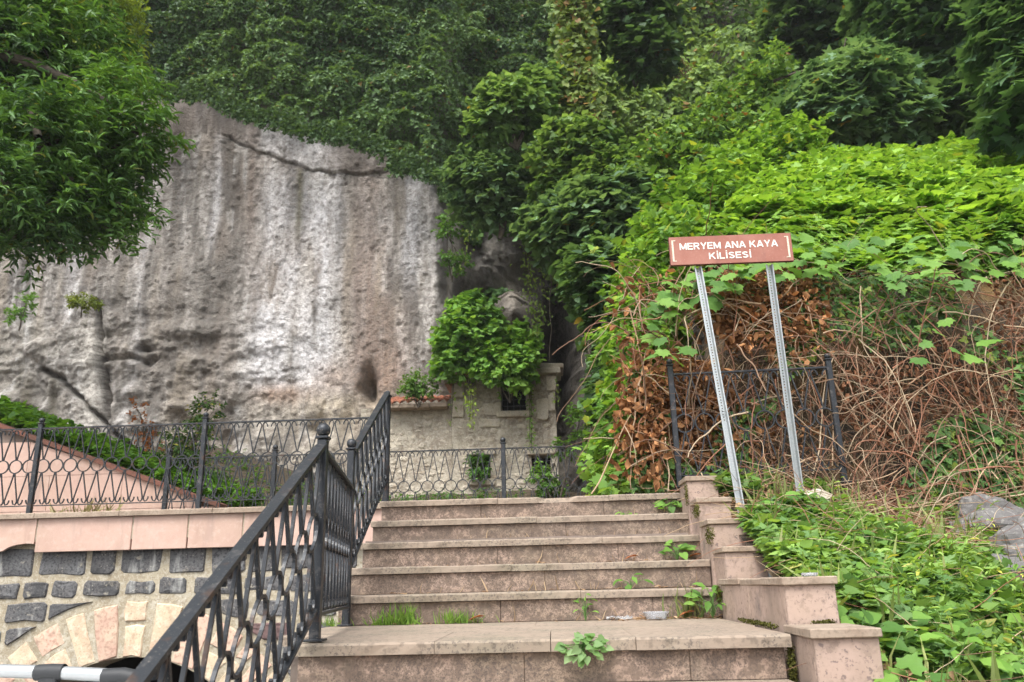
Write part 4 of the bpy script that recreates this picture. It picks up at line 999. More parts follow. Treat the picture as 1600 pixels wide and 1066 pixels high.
# climbers over the hill and recess behind, right of the bare rock
rs = np.random.RandomState(102)
def mid_mask(px, py, P): return (px > 860) & (py < 470) & (rs.rand(len(px)) < 1-.75*np.exp(-((px-1140)/70)**2-((py-60)/80)**2))
P, N = cliff_pts(150000, 0, 19, 4, 20, mid_mask, rs)
px, py, _ = proj(P)
g1 = coat(P, N, rs, 1.2, .5, .16, T_HEART, (.09, .17, .05), (.25, .37, .10), deep=.5, rand=.6, up=.6, odd=(.25, .16, .05), oddp=.02, seed=23, o=3, keyf=.35)
tag(leaves_obj('hanging_climbers', [g1], M['leaf']), 'mixed green creepers covering the hillside above the sign', 'climbing plant', kind='stuff')
def recess_mask(px, py, P): return (px > 695) & (px < 900) & (py > 250) & (py < 470) & (vn(P, 1.0, 77)+.9*sst(420, 270, py)-.5*sst(780, 840, px)*sst(380, 430, py) > .15)
P, N = cliff_pts(60000, -2, 4, 5, 12, recess_mask, rs)
g2 = coat(P, N, rs, .5, .8, .13, T_HEART, (.05, .12, .04), (.12, .23, .055), deep=.3, seed=29)
tag(leaves_obj('recess_creepers', [g2], M['leaf']), 'dark creepers hanging in the shaded cleft beside the bare rock', 'climbing plant', kind='stuff')
print('mid', TRIS[0])

# ------------------------------------------------------------------ shrubs and trees
def limb_paths(base, targets, rs, k=9, sag=.15):
    out = []
    for t in targets:
        t = np.array(t); u = np.linspace(0, 1, k)[:, None]; mid = (base+t)/2+rs.randn(3)*.12*np.linalg.norm(t-base); mid[2] += sag*np.linalg.norm(t-base)
        out.append((1-u)**2*base+2*u*(1-u)*mid+u**2*t)
    return out
def shrub(name, label, cat, lobes, n_spr, n_leaf, length, size, tpl, c0, c1, seed, group=None, mt='leaf', base=None, up=.6, spread=.8, odd=None, oddp=0, br=.25, droop=0., trunk=.05, shell=.5, fork=None):
    rs = np.random.RandomState(seed); L = np.array(lobes)
    if base is None: b = L[:, :3].mean(0); b[2] = (L[:, 2]-L[:, 5]).min()-.3
    else: b = np.array(base, float)
    t = thing(name, label, cat, tuple(b), 0, group)
    inv_ = Matrix.Translation(Vector(-b))
    P, D = lobe_points(lobes, rs, n_spr, shell); kv = in_view(P); P, D = P[kv], D[kv]
    key = fbm(P, 1.2/max(.3, L[:, 3].mean()), 2, seed)*1.4+.35*nrm(P-L[:, :3].mean(0))[:, 2]*0
    parts = [sprigs(P, D, rs, n_leaf, length, size, tpl, c0, c1, up, spread, odd, oddp, br, droop, key)]
    parts = [(v-b, f, c) for v, f, c in parts]
    leaves_obj('crown', parts, M[mt], t, stuff=True)
    tgt = [l[:3] for l in lobes]; ex = [P[i] for i in rs.choice(len(P), min(len(P), 14), replace=False)]
    pp = [p-b for p in limb_paths(b if fork is None else np.array(fork), tgt, rs)]
    if fork is not None: pp.append(np.array([(np.array(fork)-b)*q+np.array([.1, .1, 0])*math.sin(q*5) for q in np.linspace(0, 1.02, 9)]))
    v, f = tube(pp, trunk, 7, trunk*.35); link('trunk', np_mesh('trunk', v, f, M['bark'], True), t)
    cen = L[:, :3].mean(0)
    v, f = tube([p-b for p in limb_paths(cen, ex, rs, 7, .02)], trunk*.35, 5, trunk*.1); link('branches', np_mesh('branches', v, f, M['bark'], True), t)
    return t
# big laurel-like tree at the left edge
TY = 8.9
lob = [px_lobe(*q) for q in ((30, 90, TY, 95, 90), (120, 75, TY+.4, 75, 80), (175, 165, TY, 70, 65), (60, 215, TY-.5, 100, 75), (215, 205, TY, 46, 42), (175, 265, TY+.2, 55, 48), (20, 300, TY-.7, 85, 50), (120, 290, TY-.2, 60, 40), (190, 325, TY, 36, 34), (-80, 200, TY, 120, 170), (85, 335, TY-.5, 45, 22), (-60, 30, TY, 130, 120), (150, 350, TY, 26, 14))]
lob += [px_lobe(*q) for q in ((175, 362, TY, 24, 16), (30, 380, TY-.3, 40, 14), (40, 335, TY-.4, 90, 30), (-60, 290, TY, 90, 80), (100, 250, TY+.5, 110, 80), (30, 180, TY+.5, 120, 90), (130, 315, TY+.4, 90, 32))]
shrub('broadleaf_tree', 'large glossy green tree filling the upper left corner in front of the cliff', 'tree', lob, 4200, 13, .34, .125, T_NARROW, (.045, .11, .035), (.12, .25, .05), 201, mt='waxy',
      base=(-9.4, 9.6, .9), fork=at(-190, 130, 9.3), up=.75, spread=.75, br=.3, trunk=.13, shell=.35, droop=.25, odd=(.2, .24, .05), oddp=.03)
lob = [px_lobe(*q) for q in ((150, 30, 12, 60, 50), (170, 110, 12, 34, 50), (90, 10, 12, 70, 40))]
shrub('broadleaf_tree', 'yellow green feathery tree behind the large tree in the upper left corner', 'tree', lob, 700, 14, .4, .13, T_NARROW, (.12, .20, .03), (.23, .31, .05), 202, base=(-9.2, 12.2, 1.3), up=.5, trunk=.08)

FIG0, FIG1 = (.07, .14, .07), (.17, .285, .135)
specs = [
 ('fig_shrub', 'pale palmate shrub high on the cliff just left of the hanging vine column', [(800, 170, 15.5, 55, 34), (850, 150, 15.8, 45, 32), (765, 200, 15.5, 26, 14)], 330, .19, (.09, .18, .06), (.20, .33, .12)),
 ('fig_shrub', 'dark blue green shrub drooping over the right end of the bare rock', [(775, 300, 16, 66, 48), (740, 270, 16, 34, 26), (825, 325, 16, 26, 30)], 430, .18, FIG0, FIG1),
 ('fig_shrub', 'broad leafy shrub in the middle of the slope below the hanging vines', [(905, 240, 15, 65, 48), (955, 285, 14.6, 50, 40), (880, 295, 15, 40, 30)], 520, .18, (.08, .16, .05), (.19, .31, .10)),
 ('fig_shrub', 'dark fig shrub left of the bright green slope, above the dark cleft', [(900, 355, 13, 60, 42), (950, 340, 12.6, 60, 38), (995, 315, 12.5, 40, 26)], 560, .20, FIG0, FIG1),
 ('fig_shrub', 'dark fig shrub hanging low beside the dark cleft and the church', [(932, 440, 12.5, 40, 48), (962, 520, 12.2, 32, 50), (970, 620, 11.5, 30, 50), (945, 430, 12, 42, 40)], 420, .18, (.055, .12, .05), (.12, .22, .085)),
 ('fig_shrub', 'grey green fig bush standing alone at the top of the bright slope', [(1330, 155, 13.6, 78, 46), (1290, 180, 13.6, 50, 30), (1385, 185, 13.6, 42, 34), (1345, 125, 13.8, 44, 24)], 620, .26, (.08, .165, .085), (.18, .30, .155)),
 ('fig_tree', 'dark fig tree shading the upper right corner', [(1480, 60, 14.5, 110, 95), (1560, 150, 14, 85, 66), (1420, 10, 15, 90, 60), (1600, 30, 13.5, 90, 90), (1540, 210, 14.5, 60, 22)], 1500, .26, (.055, .12, .055), (.125, .23, .10)),
 ('fig_tree', 'fig tree with large pale leaves at the right edge of the picture', [(1600, 70, 10.2, 46, 50), (1615, 150, 10, 40, 50), (1640, 20, 10, 70, 80)], 300, .26, (.06, .13, .06), (.12, .22, .10)),
 ('fig_tree', 'very dark tree in the hollow between the hillside and the upper right corner', [(1290, 20, 18, 80, 60), (1350, 70, 18, 60, 40), (1240, 60, 18.5, 40, 70)], 620, .24, (.045, .10, .048), (.095, .175, .075)),
 ('fig_tree', 'dark tree at the top edge right of the hanging vine column', [(985, 30, 17.2, 60, 55), (1010, 85, 17, 42, 34), (960, -20, 17.2, 60, 40)], 500, .22, (.04, .09, .04), (.09, .17, .07)),
]
for i, (nm, lb, ls, n_, sz, c0, c1) in enumerate(specs):
    shrub(nm, lb, 'tree' if 'tree' in nm else 'shrub', [px_lobe(*q) for q in ls], int(n_*1.7), 11, sz*1.7, sz*(.82 if i in (5, 6, 7, 8) else .75), T_FIG if i in (5, 7) else T_LOBE if i in (6, 8) else T_HEART, c0, c1, 300+i, up=.9, spread=1.0, trunk=.05, group='fig shrubs and trees on the slope', odd=(.3, .22, .04), oddp=.006)
small = [
 ('bush', 'round bright green bush growing on the church roof', [(728, 525, 17.1, 44, 44), (742, 495, 17.1, 34, 28), (705, 560, 17, 22, 28), (765, 520, 17.1, 20, 30)], 620, .115, (.13, .28, .06), (.26, .46, .10), 'bush'),
 ('bush', 'lower bright bush spilling over the church roof above the grilled window', [(775, 570, 16.9, 34, 24), (805, 582, 16.9, 26, 24), (760, 558, 17, 22, 18), (822, 560, 17, 16, 34), (815, 528, 17.2, 18, 20)], 480, .105, (.15, .32, .06), (.30, .50, .10), 'bush'),
 ('bush', 'small pale bush on the tiled eaves of the church', [(640, 606, 17.3, 13, 9), (655, 600, 17.3, 16, 13), (668, 608, 17.3, 10, 8)], 110, .085, (.08, .18, .04), (.16, .3, .06), 'bush'),
 ('bush', 'leafy bush with yellow berries against the rock behind the left fence', [(305, 690, 10.6, 24, 34), (325, 640, 10.6, 16, 20), (290, 735, 10.6, 26, 24), (318, 758, 10.6, 30, 22), (270, 700, 10.6, 12, 20)], 330, .055, (.04, .10, .03), (.11, .2, .045), 'bush'),
 ('bush', 'rust coloured dry sapling behind the left fence', [(215, 640, 11, 8, 18), (225, 675, 11, 12, 12), (240, 690, 11, 8, 16)], 34, .05, (.30, .10, .04), (.42, .17, .06), 'bush'),
 ('bush', 'green tuft high on the edge of the bare rock', [(700, 355, 17.6, 14, 16), (712, 410, 17.6, 18, 12)], 90, .10, (.06, .14, .03), (.12, .25, .05), 'bush'),
 ('bush', 'yellow green tuft growing from a ledge on the left of the rock', [(130, 472, 18.2, 20, 7)], 60, .09, (.12, .17, .03), (.2, .25, .05), 'bush'),
 ('bush', 'light green sprig on the rock at the far left edge', [(28, 492, 18.1, 12, 7), (42, 472, 18.1, 8, 8)], 40, .09, (.09, .2, .04), (.15, .3, .06), 'bush'),
 ('bush', 'green plant in the lower left church window', [(748, 728, 17.45, 9, 12)], 30, .10, (.07, .18, .035), (.13, .28, .05), 'bush'),
 ('bush', 'bright bush beside the lower right church window', [(848, 752, 15.6, 14, 14), (862, 765, 15.6, 12, 10), (842, 738, 15.6, 7, 7), (880, 700, 15.4, 8, 10), (905, 660, 14.5, 12, 20)], 120, .09, (.09, .2, .035), (.17, .33, .06), 'bush'),
]
for i, (nm, lb, ls, n_, sz, c0, c1, cat) in enumerate(small):
    shrub(nm, lb, cat, [px_lobe(*q) for q in ls], n_, 10, sz*2.0, sz, T_OVAL if i not in (0, 1) else T_HEART, c0, c1, 400+i, up=.7, trunk=.018, shell=.4, odd=(.4, .38, .06) if i == 3 else None, oddp=.05 if i == 3 else 0)
print('shrubs', TRIS[0])

# hanging vine column and tendrils
def tendrils(name, label, items, rs, dens, size, tpl, c0, c1, wig=.08, odd=None, oddp=0, mt='leaf', spreadx=.06):
    parts = []; st = []
    for (x0, y0, x1, y1, Y) in items:
        A, B = at(x0, y0, Y), at(x1, y1, Y); L = np.linalg.norm(B-A); k = max(6, int(L/.12)); u = np.linspace(0, 1, k)[:, None]
        C = A*(1-u)+B*u; C = C+np.stack([wig*vn(C, 1.4, 3), wig*vn(C, 1.3, 4), 0*u[:, 0]], 1); st.append(C)
        n = int(L*dens); t = rs.rand(n)*(k-1); i0 = t.astype(int); f = (t-i0)[:, None]; i1 = np.minimum(i0+1, k-1)
        P = C[i0]*(1-f)+C[i1]*f+rs.randn(n, 3)*np.array([spreadx, spreadx, .03])
        N_ = nrm(np.array([0, -.7, .6])+rs.randn(n, 3)*.5); D_ = nrm(np.array([0, -.2, -.8])+rs.randn(n, 3)*.5)
        parts.append(leaves_geo(P, N_, D_, size*(.6+.8*rs.rand(n)), tpl, palette(n, c0, c1, rs, None, odd, oddp)))
    t = thing(name, label, 'vine', tuple(st[0][0])); b = st[0][0]
    leaves_obj('foliage', [(v-b, f, c) for v, f, c in parts], M[mt], t, stuff=True)
    v, f = tube([p-b for p in st], .009, 4, .005); so_ = link('stems', np_mesh('stems', v, f, M['bark']), t); so_['kind'] = 'stuff'
    return t
rs = np.random.RandomState(500)
it = [(895+rs.uniform(-14, 14), -40, 915+rs.uniform(-24, 24), rs.uniform(180, 330), 15.6+rs.uniform(-.3, .3)) for _ in range(26)]
tendrils('hanging_vine', 'thick column of yellow green vines hanging from the top of the picture', it, rs, 60, .12, T_HEART, (.10, .17, .04), (.22, .29, .07), .15, (.32, .2, .07), .10, spreadx=.14)
it = [(1030+rs.uniform(-14, 22), 40+rs.uniform(0, 40), 1050+rs.uniform(-18, 26), rs.uniform(90, 125), 17.5) for _ in range(26)]
tendrils('dead_vine', 'reddish brown dead vines hanging on the slope above the green', it, rs, 26, .10, T_NARROW, (.16, .09, .05), (.26, .15, .09), .1, mt='dry', spreadx=.07)
it = [(733, 560, 731, 655, 17.0), (728, 570, 728, 640, 17.0), (735, 600, 736, 672, 16.95)]
tendrils('hanging_vine', 'yellow green tendril hanging down the church wall left of the grilled window', it, rs, 40, .075, T_OVAL, (.2, .33, .04), (.32, .42, .06), .05, spreadx=.05)
it = [(795, 590, 800, 612, 17.1), (800, 605, 812, 625, 17.1), (779, 580, 779, 620, 17.1)]
tendrils('hanging_vine', 'leafy tendril hanging across the grilled church window', it, rs, 34, .07, T_OVAL, (.12, .25, .04), (.2, .36, .05), .03, spreadx=.03)
it = [(826, 590, 827, 700, 17.1), (828, 600, 830, 690, 17.1), (830, 660, 829, 705, 17.1)]
tendrils('hanging_vine', 'green tendril hanging down the church wall right of the grilled window', it, rs, 34, .075, T_OVAL, (.1, .2, .04), (.18, .3, .05), .04, spreadx=.04)
it = [(870, 582, 868, 640, 17.2), (873, 600, 872, 630, 17.2), (706, 600, 704, 660, 17.3)]
tendrils('hanging_vine', 'sparse tendril at the right corner of the church', it, rs, 20, .08, T_OVAL, (.15, .25, .04), (.25, .35, .05), .05, spreadx=.04)
it = [(822, 430, 830, 520, 16.8), (828, 440, 833, 500, 16.8), (825, 410, 826, 470, 16.8), (835, 470, 838, 530, 16.8), (846, 470, 848, 510, 16.8), (818, 380, 824, 440, 16.9), (735, 350, 720, 420, 17.2), (845, 400, 850, 460, 16.9)]
tendrils('hanging_vine', 'light green vine hanging in the dark cleft above the church', it, rs, 46, .09, T_OVAL, (.12, .2, .035), (.22, .31, .05), .08, spreadx=.09)
v, f = tube([np.array([at(860+2*math.sin(q*2), 420+q*24, 17.0) for q in range(7)])+0], .012, 4); o = link('root', np_mesh('root', v, f, M['bark'])); tag(o, 'bare pale root hanging down the dark cleft above the church', 'root')
# fallen branch across the slope
pts = [(1205, 128), (1250, 112), (1290, 108), (1315, 95), (1322, 60)]
v, f = tube([np.array([at(x, y, 14.2) for x, y in pts])], .03, 6, .015); o = link('bare_branch', np_mesh('bare_branch', v, f, M['bark'], True)); tag(o, 'bare crooked branch sticking out of the slope left of the fig bush', 'branch')

# ------------------------------------------------------------------ bright vines over the mound
def hill_pts(n, x0, x1, y0, y1, rs, mask=None):
    """area weighted samples of the hillside sheet"""
    T = np.concatenate([HF[:, [0, 1, 2]], HF[:, [0, 2, 3]]]); A, B, C = HV[T[:, 0]], HV[T[:, 1]], HV[T[:, 2]]
    cr = np.cross(B-A, C-A); ar = np.linalg.norm(cr, axis=1)/2; cen = (A+B+C)/3
    k = (cen[:, 0] > x0) & (cen[:, 0] < x1) & (cen[:, 1] > y0) & (cen[:, 1] < y1) & in_view(cen, 140)
    nn = cr/np.maximum(2*ar, 1e-9)[:, None]; nn[nn[:, 2] < 0] *= -1
    k &= ((CC-cen)*nn).sum(1) > -.5
    idx = np.where(k)[0]; w = ar[idx]/np.maximum((cen[idx, 1]/8)**2, .5); i = idx[rs.choice(len(idx), n, p=w/w.sum())]
    r1, r2 = rs.rand(n), rs.rand(n); s_ = np.sqrt(r1)[:, None]; r2 = r2[:, None]
    P = A[i]*(1-s_)+B[i]*(s_*(1-r2))+C[i]*(s_*r2); N = nn[i]
    if mask is not None: q = mask(P, *proj(P)[:2]); P, N = P[q], N[q]
    return P, N
rs = np.random.RandomState(600)
def green_mask(P, px, py):
    # live growth above the bank's lip and down its left shoulder
    lip = np.interp(px, [900, 960, 985, 1030, 1080, 1130, 1180, 1240, 1300, 1400, 1500, 1600, 1800], [820, 790, 640, 520, 470, 440, 410, 425, 440, 440, 425, 440, 450])
    return py < lip+26*vn(P, 1.6, 81)+14*vn(P, 5, 82)
P, N = hill_pts(64000, .9, 14, 6.2, 17, rs, green_mask)
N = nrm(N+np.array([0, -.5, .4]))
d = np.linalg.norm(P-CC, axis=1)
near = d < 9.5
vine = []
BR0, BR1 = (.11, .24, .032), (.30, .50, .075)
vine.append(coat(P[near], N[near], rs, .34, 1.3, .10, T_LOBE, (.10, .22, .035), (.25, .43, .07), deep=.3, rand=.45, up=.9, seed=41, o=3, keyf=.8, odd=(.30, .36, .06), oddp=.05, sizev=.45))
vine.append(coat(P[~near], N[~near], rs, .4, 1.0, .115, T_HEART, BR0, BR1, deep=.3, rand=.45, up=1.1, seed=42, o=3, keyf=.5, odd=(.3, .38, .06), oddp=.04, sizev=.4))
vo = tag(leaves_obj('creeping_vines', vine, M['leaf']), 'bright light green vines smothering the slope behind the sign', 'vines', kind='stuff')
# upright shoots that break the outline of the slope
P, N = hill_pts(5200, .9, 14, 6.6, 15, rs, green_mask)
k = vn(P, 1.1, 61) > -.15; P = P[k]
tag(leaves_obj('vine_shoots', [sprigs(P+np.array([0, 0, .25]), nrm(np.stack([rs.randn(len(P))*.5, rs.randn(len(P))*.5-.2, np.ones(len(P))], 1)), rs, 9, .34, .10, T_HEART, (.14, .28, .04), (.32, .52, .09), up=.7, droop=.5)], M['leaf']),
    'pale leafy shoots standing up out of the vines on the slope', 'vines', kind='stuff')
# darker undergrowth between the slope and the shrubs
k = 3000; px = rs.uniform(905, 1225, k); py = np.interp(px, [880, 960, 1060, 1150, 1260], [470, 400, 330, 280, 210])+rs.uniform(-125, 20, k)-25*sst(1100, 1220, px)
CN = np.array([at(a, b, 14.2+rs.uniform(-.8, 1.6)+.9*vn(np.array([[a/90., b/90., 0]]))[0]) for a, b in zip(px, py)])
tag(leaves_obj('undergrowth', [sprigs(CN, nrm(rs.randn(k, 3)+np.array([0, -.5, .5])), rs, 14, .42, .095, T_HEART, (.07, .155, .04), (.21, .35, .08), odd=(.3, .15, .06), oddp=.02)], M['leaf']),
    'mid green undergrowth between the fig shrubs and the bright slope', 'undergrowth', kind='stuff')
k = 1300; t = rs.rand(k); px = 1035+t*225+rs.randn(k)*16; py = np.interp(t, [0, .3, .65, 1], [375, 320, 262, 222])+rs.randn(k)*22+rs.rand(k)*30
CN = np.array([at(a, b, 9.2+3.0*q+rs.uniform(-.4, .5)) for a, b, q in zip(px, py, t)])
tag(leaves_obj('vine_shoots', [sprigs(CN, nrm(np.stack([rs.randn(k)*.6-.3, -.2+rs.randn(k)*.4, .5+rs.randn(k)*.5], 1)), rs, 11, .38, .10, T_HEART, (.08, .18, .035), (.24, .42, .07), up=.8, odd=(.3, .36, .05), oddp=.04, key=vn(CN, 1.2, 3))], M['leaf']),
    'loose mid green vines along the left edge of the bright slope', 'vines', kind='stuff')
# cascade of vines down the left shoulder
k = 1000; t = rs.rand(k); px = np.interp(t, [0, .35, .7, 1], [1075, 1022, 1000, 980])+rs.randn(k)*26; py = np.interp(t, [0, .35, .7, 1], [350, 450, 560, 740])+rs.randn(k)*25
CN = np.array([at(a, b, 7.6+rs.uniform(-.5, .7)+.8*(1-q)) for a, b, q in zip(px, py, t)])
tag(leaves_obj('vine_cascade', [sprigs(CN, nrm(np.stack([rs.randn(k)*.6-.2, -.3+rs.randn(k)*.4, -.7+rs.randn(k)*.4], 1)), rs, 9, .30, .085, T_LOBE, (.10, .22, .04), (.25, .43, .07), up=.9, odd=(.3, .36, .05), oddp=.06)], M['leaf']),
    'bright vines cascading down between the church and the dead vines', 'vines', kind='stuff')
print('vines', TRIS[0])

# separate big leaves that can be told apart, hung on the vines nearest the sign
rs = np.random.RandomState(610)
big = thing('grapevine', 'large pale lobed leaves of a grapevine trailing above the dead vines behind the sign', 'vine', tuple(at(1150, 470, 6.2)))
bp = at(1150, 470, 6.2)
def one_leaf_me(tpl, c, mt): return np_mesh('leaf', tpl[0], tpl[1], M[mt], False, np.repeat(np.array([c]), len(tpl[0]), 0))
lms = [one_leaf_me(T_LOBE, c, 'leaf') for c in ((.13, .27, .06), (.17, .33, .06), (.21, .38, .08), (.10, .22, .05))]
def place_leaf(me, P, n, d, s, parent, origin, name='leaf'):
    x, d_, n_ = frames(np.array([n], float), np.array([d], float))
    o = link(name, me, parent); mt_ = Matrix([[x[0][i]*s, d_[0][i]*s, n_[0][i]*s, P[i]-origin[i]] for i in range(3)]+[[0, 0, 0, 1]]); o.matrix_local = mt_; return o
spots = []
for _ in range(150):
    q = rs.rand()
    px = rs.uniform(1010, 1600); py = np.interp(px, [1010, 1060, 1130, 1200, 1300, 1400, 1600], [520, 480, 440, 405, 410, 415, 415])+rs.uniform(-45, 30); spots.append((px, py, 6.15+rs.uniform(-.12, .2)+max(0, (430-py))*.004))
for (px, py) in ((1035, 547), (1055, 560), (1020, 555), (1082, 545), (1050, 470), (1070, 440), (1120, 440), (1460, 515), (1440, 535), (1490, 545), (1505, 555), (1530, 535), (1475, 500), (1435, 560)):
    spots.append((px, py, 5.95))
for (px, py, Y) in spots:
    P = at(px, py, Y); place_leaf(lms[rs.randint(4)], P, (rs.randn()*.35, -.75+rs.randn()*.3, .75), (rs.randn()*.7, -.5, -.35+rs.randn()*.3), rs.uniform(.10, .17), big, bp)

# ------------------------------------------------------------------ dead vines on the bank
rs = np.random.RandomState(700)
def wander(n, L, seg, start, dirs, rs, sag=.25, wob=.35):
    out = []
    for i in range(n):
        p = np.array(start[i], float); d = nrm(np.array(dirs[i], float)); pts = [p.copy()]; k = max(5, int(L[i]/seg))
        for j in range(k):
            d = nrm(d+rs.randn(3)*wob*.5+np.array([0, 0, -sag*.3])); p = p+d*seg; pts.append(p.copy())
        out.append(np.array(pts))
    return out
def stems_obj(name, paths, rads, cols, parent=None, n=4):
    V = []; F = []; C = []; b = 0
    for p, r, c in zip(paths, rads, cols):
        v, f = tube([p], r, n, r*.5); V.append(v); F.append(f+b); C.append(np.repeat(np.array([c]), len(v), 0)); b += len(v)
    TRIS[0] += 2*b
    return link(name, np_mesh(name, np.concatenate(V), np.concatenate(F), M['stem'], True, np.concatenate(C)), parent)
STC = np.array([(.30, .19, .12), (.40, .28, .18), (.24, .12, .075), (.30, .14, .085), (.44, .34, .23), (.17, .095, .06)])
def bank_at(px, py, dy=0.):
    """point on the bank's face under a picture position"""
    Y = np.clip(np.interp(py-max(0, px-1260)*.27, [400-max(0, px-1260)*.27, 470, 780, 900, 1066], [6.75, 6.5, 6.2, 4.6, 3.2]), 2.5, 8)
    return at(px, py, Y+dy)
n = 1150
px = rs.uniform(975, 1640, n); py = rs.uniform(415, 870, n)
dens = np.where(px < 1230, 1., 1.0); k = (rs.rand(n) < dens) & (py < np.interp(px, [975, 1055, 1075, 1180, 1260, 1300], [735, 735, 740, 775, 820, 870])); px, py = px[k], py[k]; n = len(px)
st = [bank_at(a, b, -.15+rs.uniform(-.22, .12)) for a, b in zip(px, py)]
dr = np.stack([rs.randn(n)*.9, rs.randn(n)*.15, -.15+rs.randn(n)*.8], 1)
paths = wander(n, rs.uniform(.25, 1.1, n), .05, st, dr, rs, .3, .28)
for p in paths:
    lo = hill(p[:, 0], p[:, 1]); p[:, 2] = np.maximum(p[:, 2], np.minimum(lo, 1.0)+.02); p[:, 1] = np.minimum(p[:, 1], 6.75)
dv = tag(stems_obj('dead_vine_stems', paths, rs.uniform(.0012, .0085, n)**1.0*(.55+.45*rs.rand(n)), STC[rs.randint(0, 6, n)]*rs.uniform(.7, 1.2, (n, 1))*(1+.35*sst(1350, 1600, px))[:, None]), 'tangle of dry brown vine stems over the bank behind the sign', 'dead vines', kind='stuff')
# thin straw
n = 900; px = 1640-440*rs.rand(n)**1.4; py = rs.uniform(420, 880, n)
st = [bank_at(a, b, -.12+rs.uniform(-.1, .1)) for a, b in zip(px, py)]
paths = wander(n, rs.uniform(.15, .4, n), .06, st, np.stack([rs.randn(n)*.5, rs.randn(n)*.15, -.9+rs.randn(n)*.4], 1), rs, .3, .25)
tag(stems_obj('dry_straw', paths, rs.uniform(.001, .0022, n), np.array([(.40, .30, .19)])*rs.uniform(.4, 1.2, (n, 1)), n=3), 'dry straw and thin twigs hanging on the bank at the right', 'straw', kind='stuff')
# dead leaves
def dead_mask_pts(n):
    px = rs.uniform(960, 1300, n); py = rs.uniform(420, 790, n)
    a = np.exp(-((px-1190)/85)**2-((py-480)/60)**2)+np.exp(-((px-1040)/60)**2-((py-660)/100)**2)+.6*np.exp(-((px-1130)/60)**2-((py-620)/120)**2)
    k = rs.rand(n) < np.clip(a*1.3, .08, 1); return px[k], py[k]
px, py = dead_mask_pts(15000); k = (py < 752) | (px > 1180); px, py = px[k], py[k]; P = np.array([bank_at(a, b, -.17+.22*(rs.rand()-.55)) if (b < 560 or a < 1035) else at(a, b, rs.uniform(6.10, 6.34)) for a, b in zip(px, py)])
k = vn(P, 2.2, 66)+.8*vn(P, 7, 67) > -.22; P = P[k]
m1 = leaves_geo(P, nrm(np.array([0, -.6, .2])+rs.randn(len(P), 3)), nrm(np.array([0, 0, -.7])+rs.randn(len(P), 3)*.8), .02+.085*rs.rand(len(P))**1.5, T_CURL, palette(len(P), (.17, .08, .035), (.50, .26, .12), rs, br=.45))
n = 5200; px = rs.uniform(1200, 1640, n); py = rs.uniform(430, 870, n); P = np.array([bank_at(a, b, -.1) for a, b in zip(px, py)]); P = P[vn(P, 1.8, 68)+.6*vn(P, 5, 69) > -.25]; n = len(P)
m2 = leaves_geo(P, rs.randn(n, 3), rs.randn(n, 3), rs.uniform(.03, .07, n), T_CURL, palette(n, (.13, .06, .035), (.36, .18, .10), rs))
tag(leaves_obj('dead_leaves', [m1, m2], M['dry']), 'curled brown dead leaves hanging in the vines behind the fence', 'dead leaves', kind='stuff')
# green ivy runs on the bank
n = 16000; px = rs.uniform(990, 1640, n); py = rs.uniform(430, 900, n); py = np.where(px < 1180, 430+(py-430)*.7, py)
P = np.array([bank_at(a, b, -.13) for a, b in zip(px, py)])
a = vn(P, 1.5, 91)+.5*vn(P, 4, 92)+.45*np.exp(-((px-1430)/80)**2-((py-480)/60)**2)+.5*np.exp(-((px-1500)/110)**2-((py-740)/50)**2)+.3*sst(680, 790, py)
k = (a > .18) & (P[:, 1] > 5.6); P = P[k]
g = leaves_geo(P+rs.randn(len(P), 3)*.03, nrm(np.array([0, -.8, .6])+rs.randn(len(P), 3)*.4), nrm(np.array([0, -.2, -.8])+rs.randn(len(P), 3)*.5), rs.uniform(.035, .085, len(P)), T_IVY, palette(len(P), (.06, .15, .05), (.18, .32, .085), rs, odd=(.25, .33, .06), oddp=.1))
tag(leaves_obj('bank_ivy', [g], M['leaf']), 'patches of small green ivy among the dead stems on the bank', 'ivy', kind='stuff')
# long individual canes
canes = [((1600, 600), (1480, 560), (1330, 545), (1210, 560)), ((1600, 690), (1500, 620), (1400, 590), (1290, 585)), ((1640, 480), (1560, 470), (1500, 455), (1420, 430)), ((1190, 870), (1260, 840), (1330, 800), (1420, 740)),
         ((1165, 800), (1250, 835), (1310, 850), (1370, 780)), ((1420, 720), (1450, 640), (1470, 560), (1500, 520)), ((1340, 700), (1380, 640), (1450, 590), (1540, 560)), ((1300, 730), (1310, 660), (1290, 600), (1285, 560)),
         ((1270, 740), (1290, 680), (1275, 620), (1300, 560)), ((1335, 800), (1320, 740), (1370, 690), (1400, 640)), ((1380, 860), (1450, 800), (1520, 770), (1600, 760)), ((1175, 770), (1210, 780), (1300, 770), (1400, 740)),
         ((1230, 860), (1210, 800), (1190, 770), (1170, 740)), ((1560, 870), (1500, 840), (1460, 850), (1400, 870)), ((1310, 470), (1370, 520), (1420, 540), (1480, 600)), ((1580, 440), (1530, 500), (1540, 600), (1560, 660)), ((985, 480), (1010, 560), (1000, 640), (1020, 720)), ((925, 770), (950, 720), (960, 690), (985, 650))]
CL = ['long cane arching left from the right edge towards the fence post', 'lower long cane from the right edge rising towards the fence', 'short cane at the top right of the dead vines', 'cane running up from the third stone block towards the dark rock',
 'cane crossing low behind the stone blocks and rising to the right', 'nearly upright cane in the middle of the bank', 'cane slanting up to the right across the bank', 'cane hanging past the right end post of the iron fence',
 'upright cane just right of the right sign post', 'cane leaning right below the fence end post', 'cane lying under the large boulder', 'flat cane lying at the foot of the sign posts',
 'short upright cane between the sign posts and the stone blocks', 'cane lying in front of the flat grey rock', 'cane sloping down right from under the sign', 'cane hanging down near the right edge above the boulder',
 'cane hanging at the left end of the dead vines', 'thin cane leaning over the back of the top step']
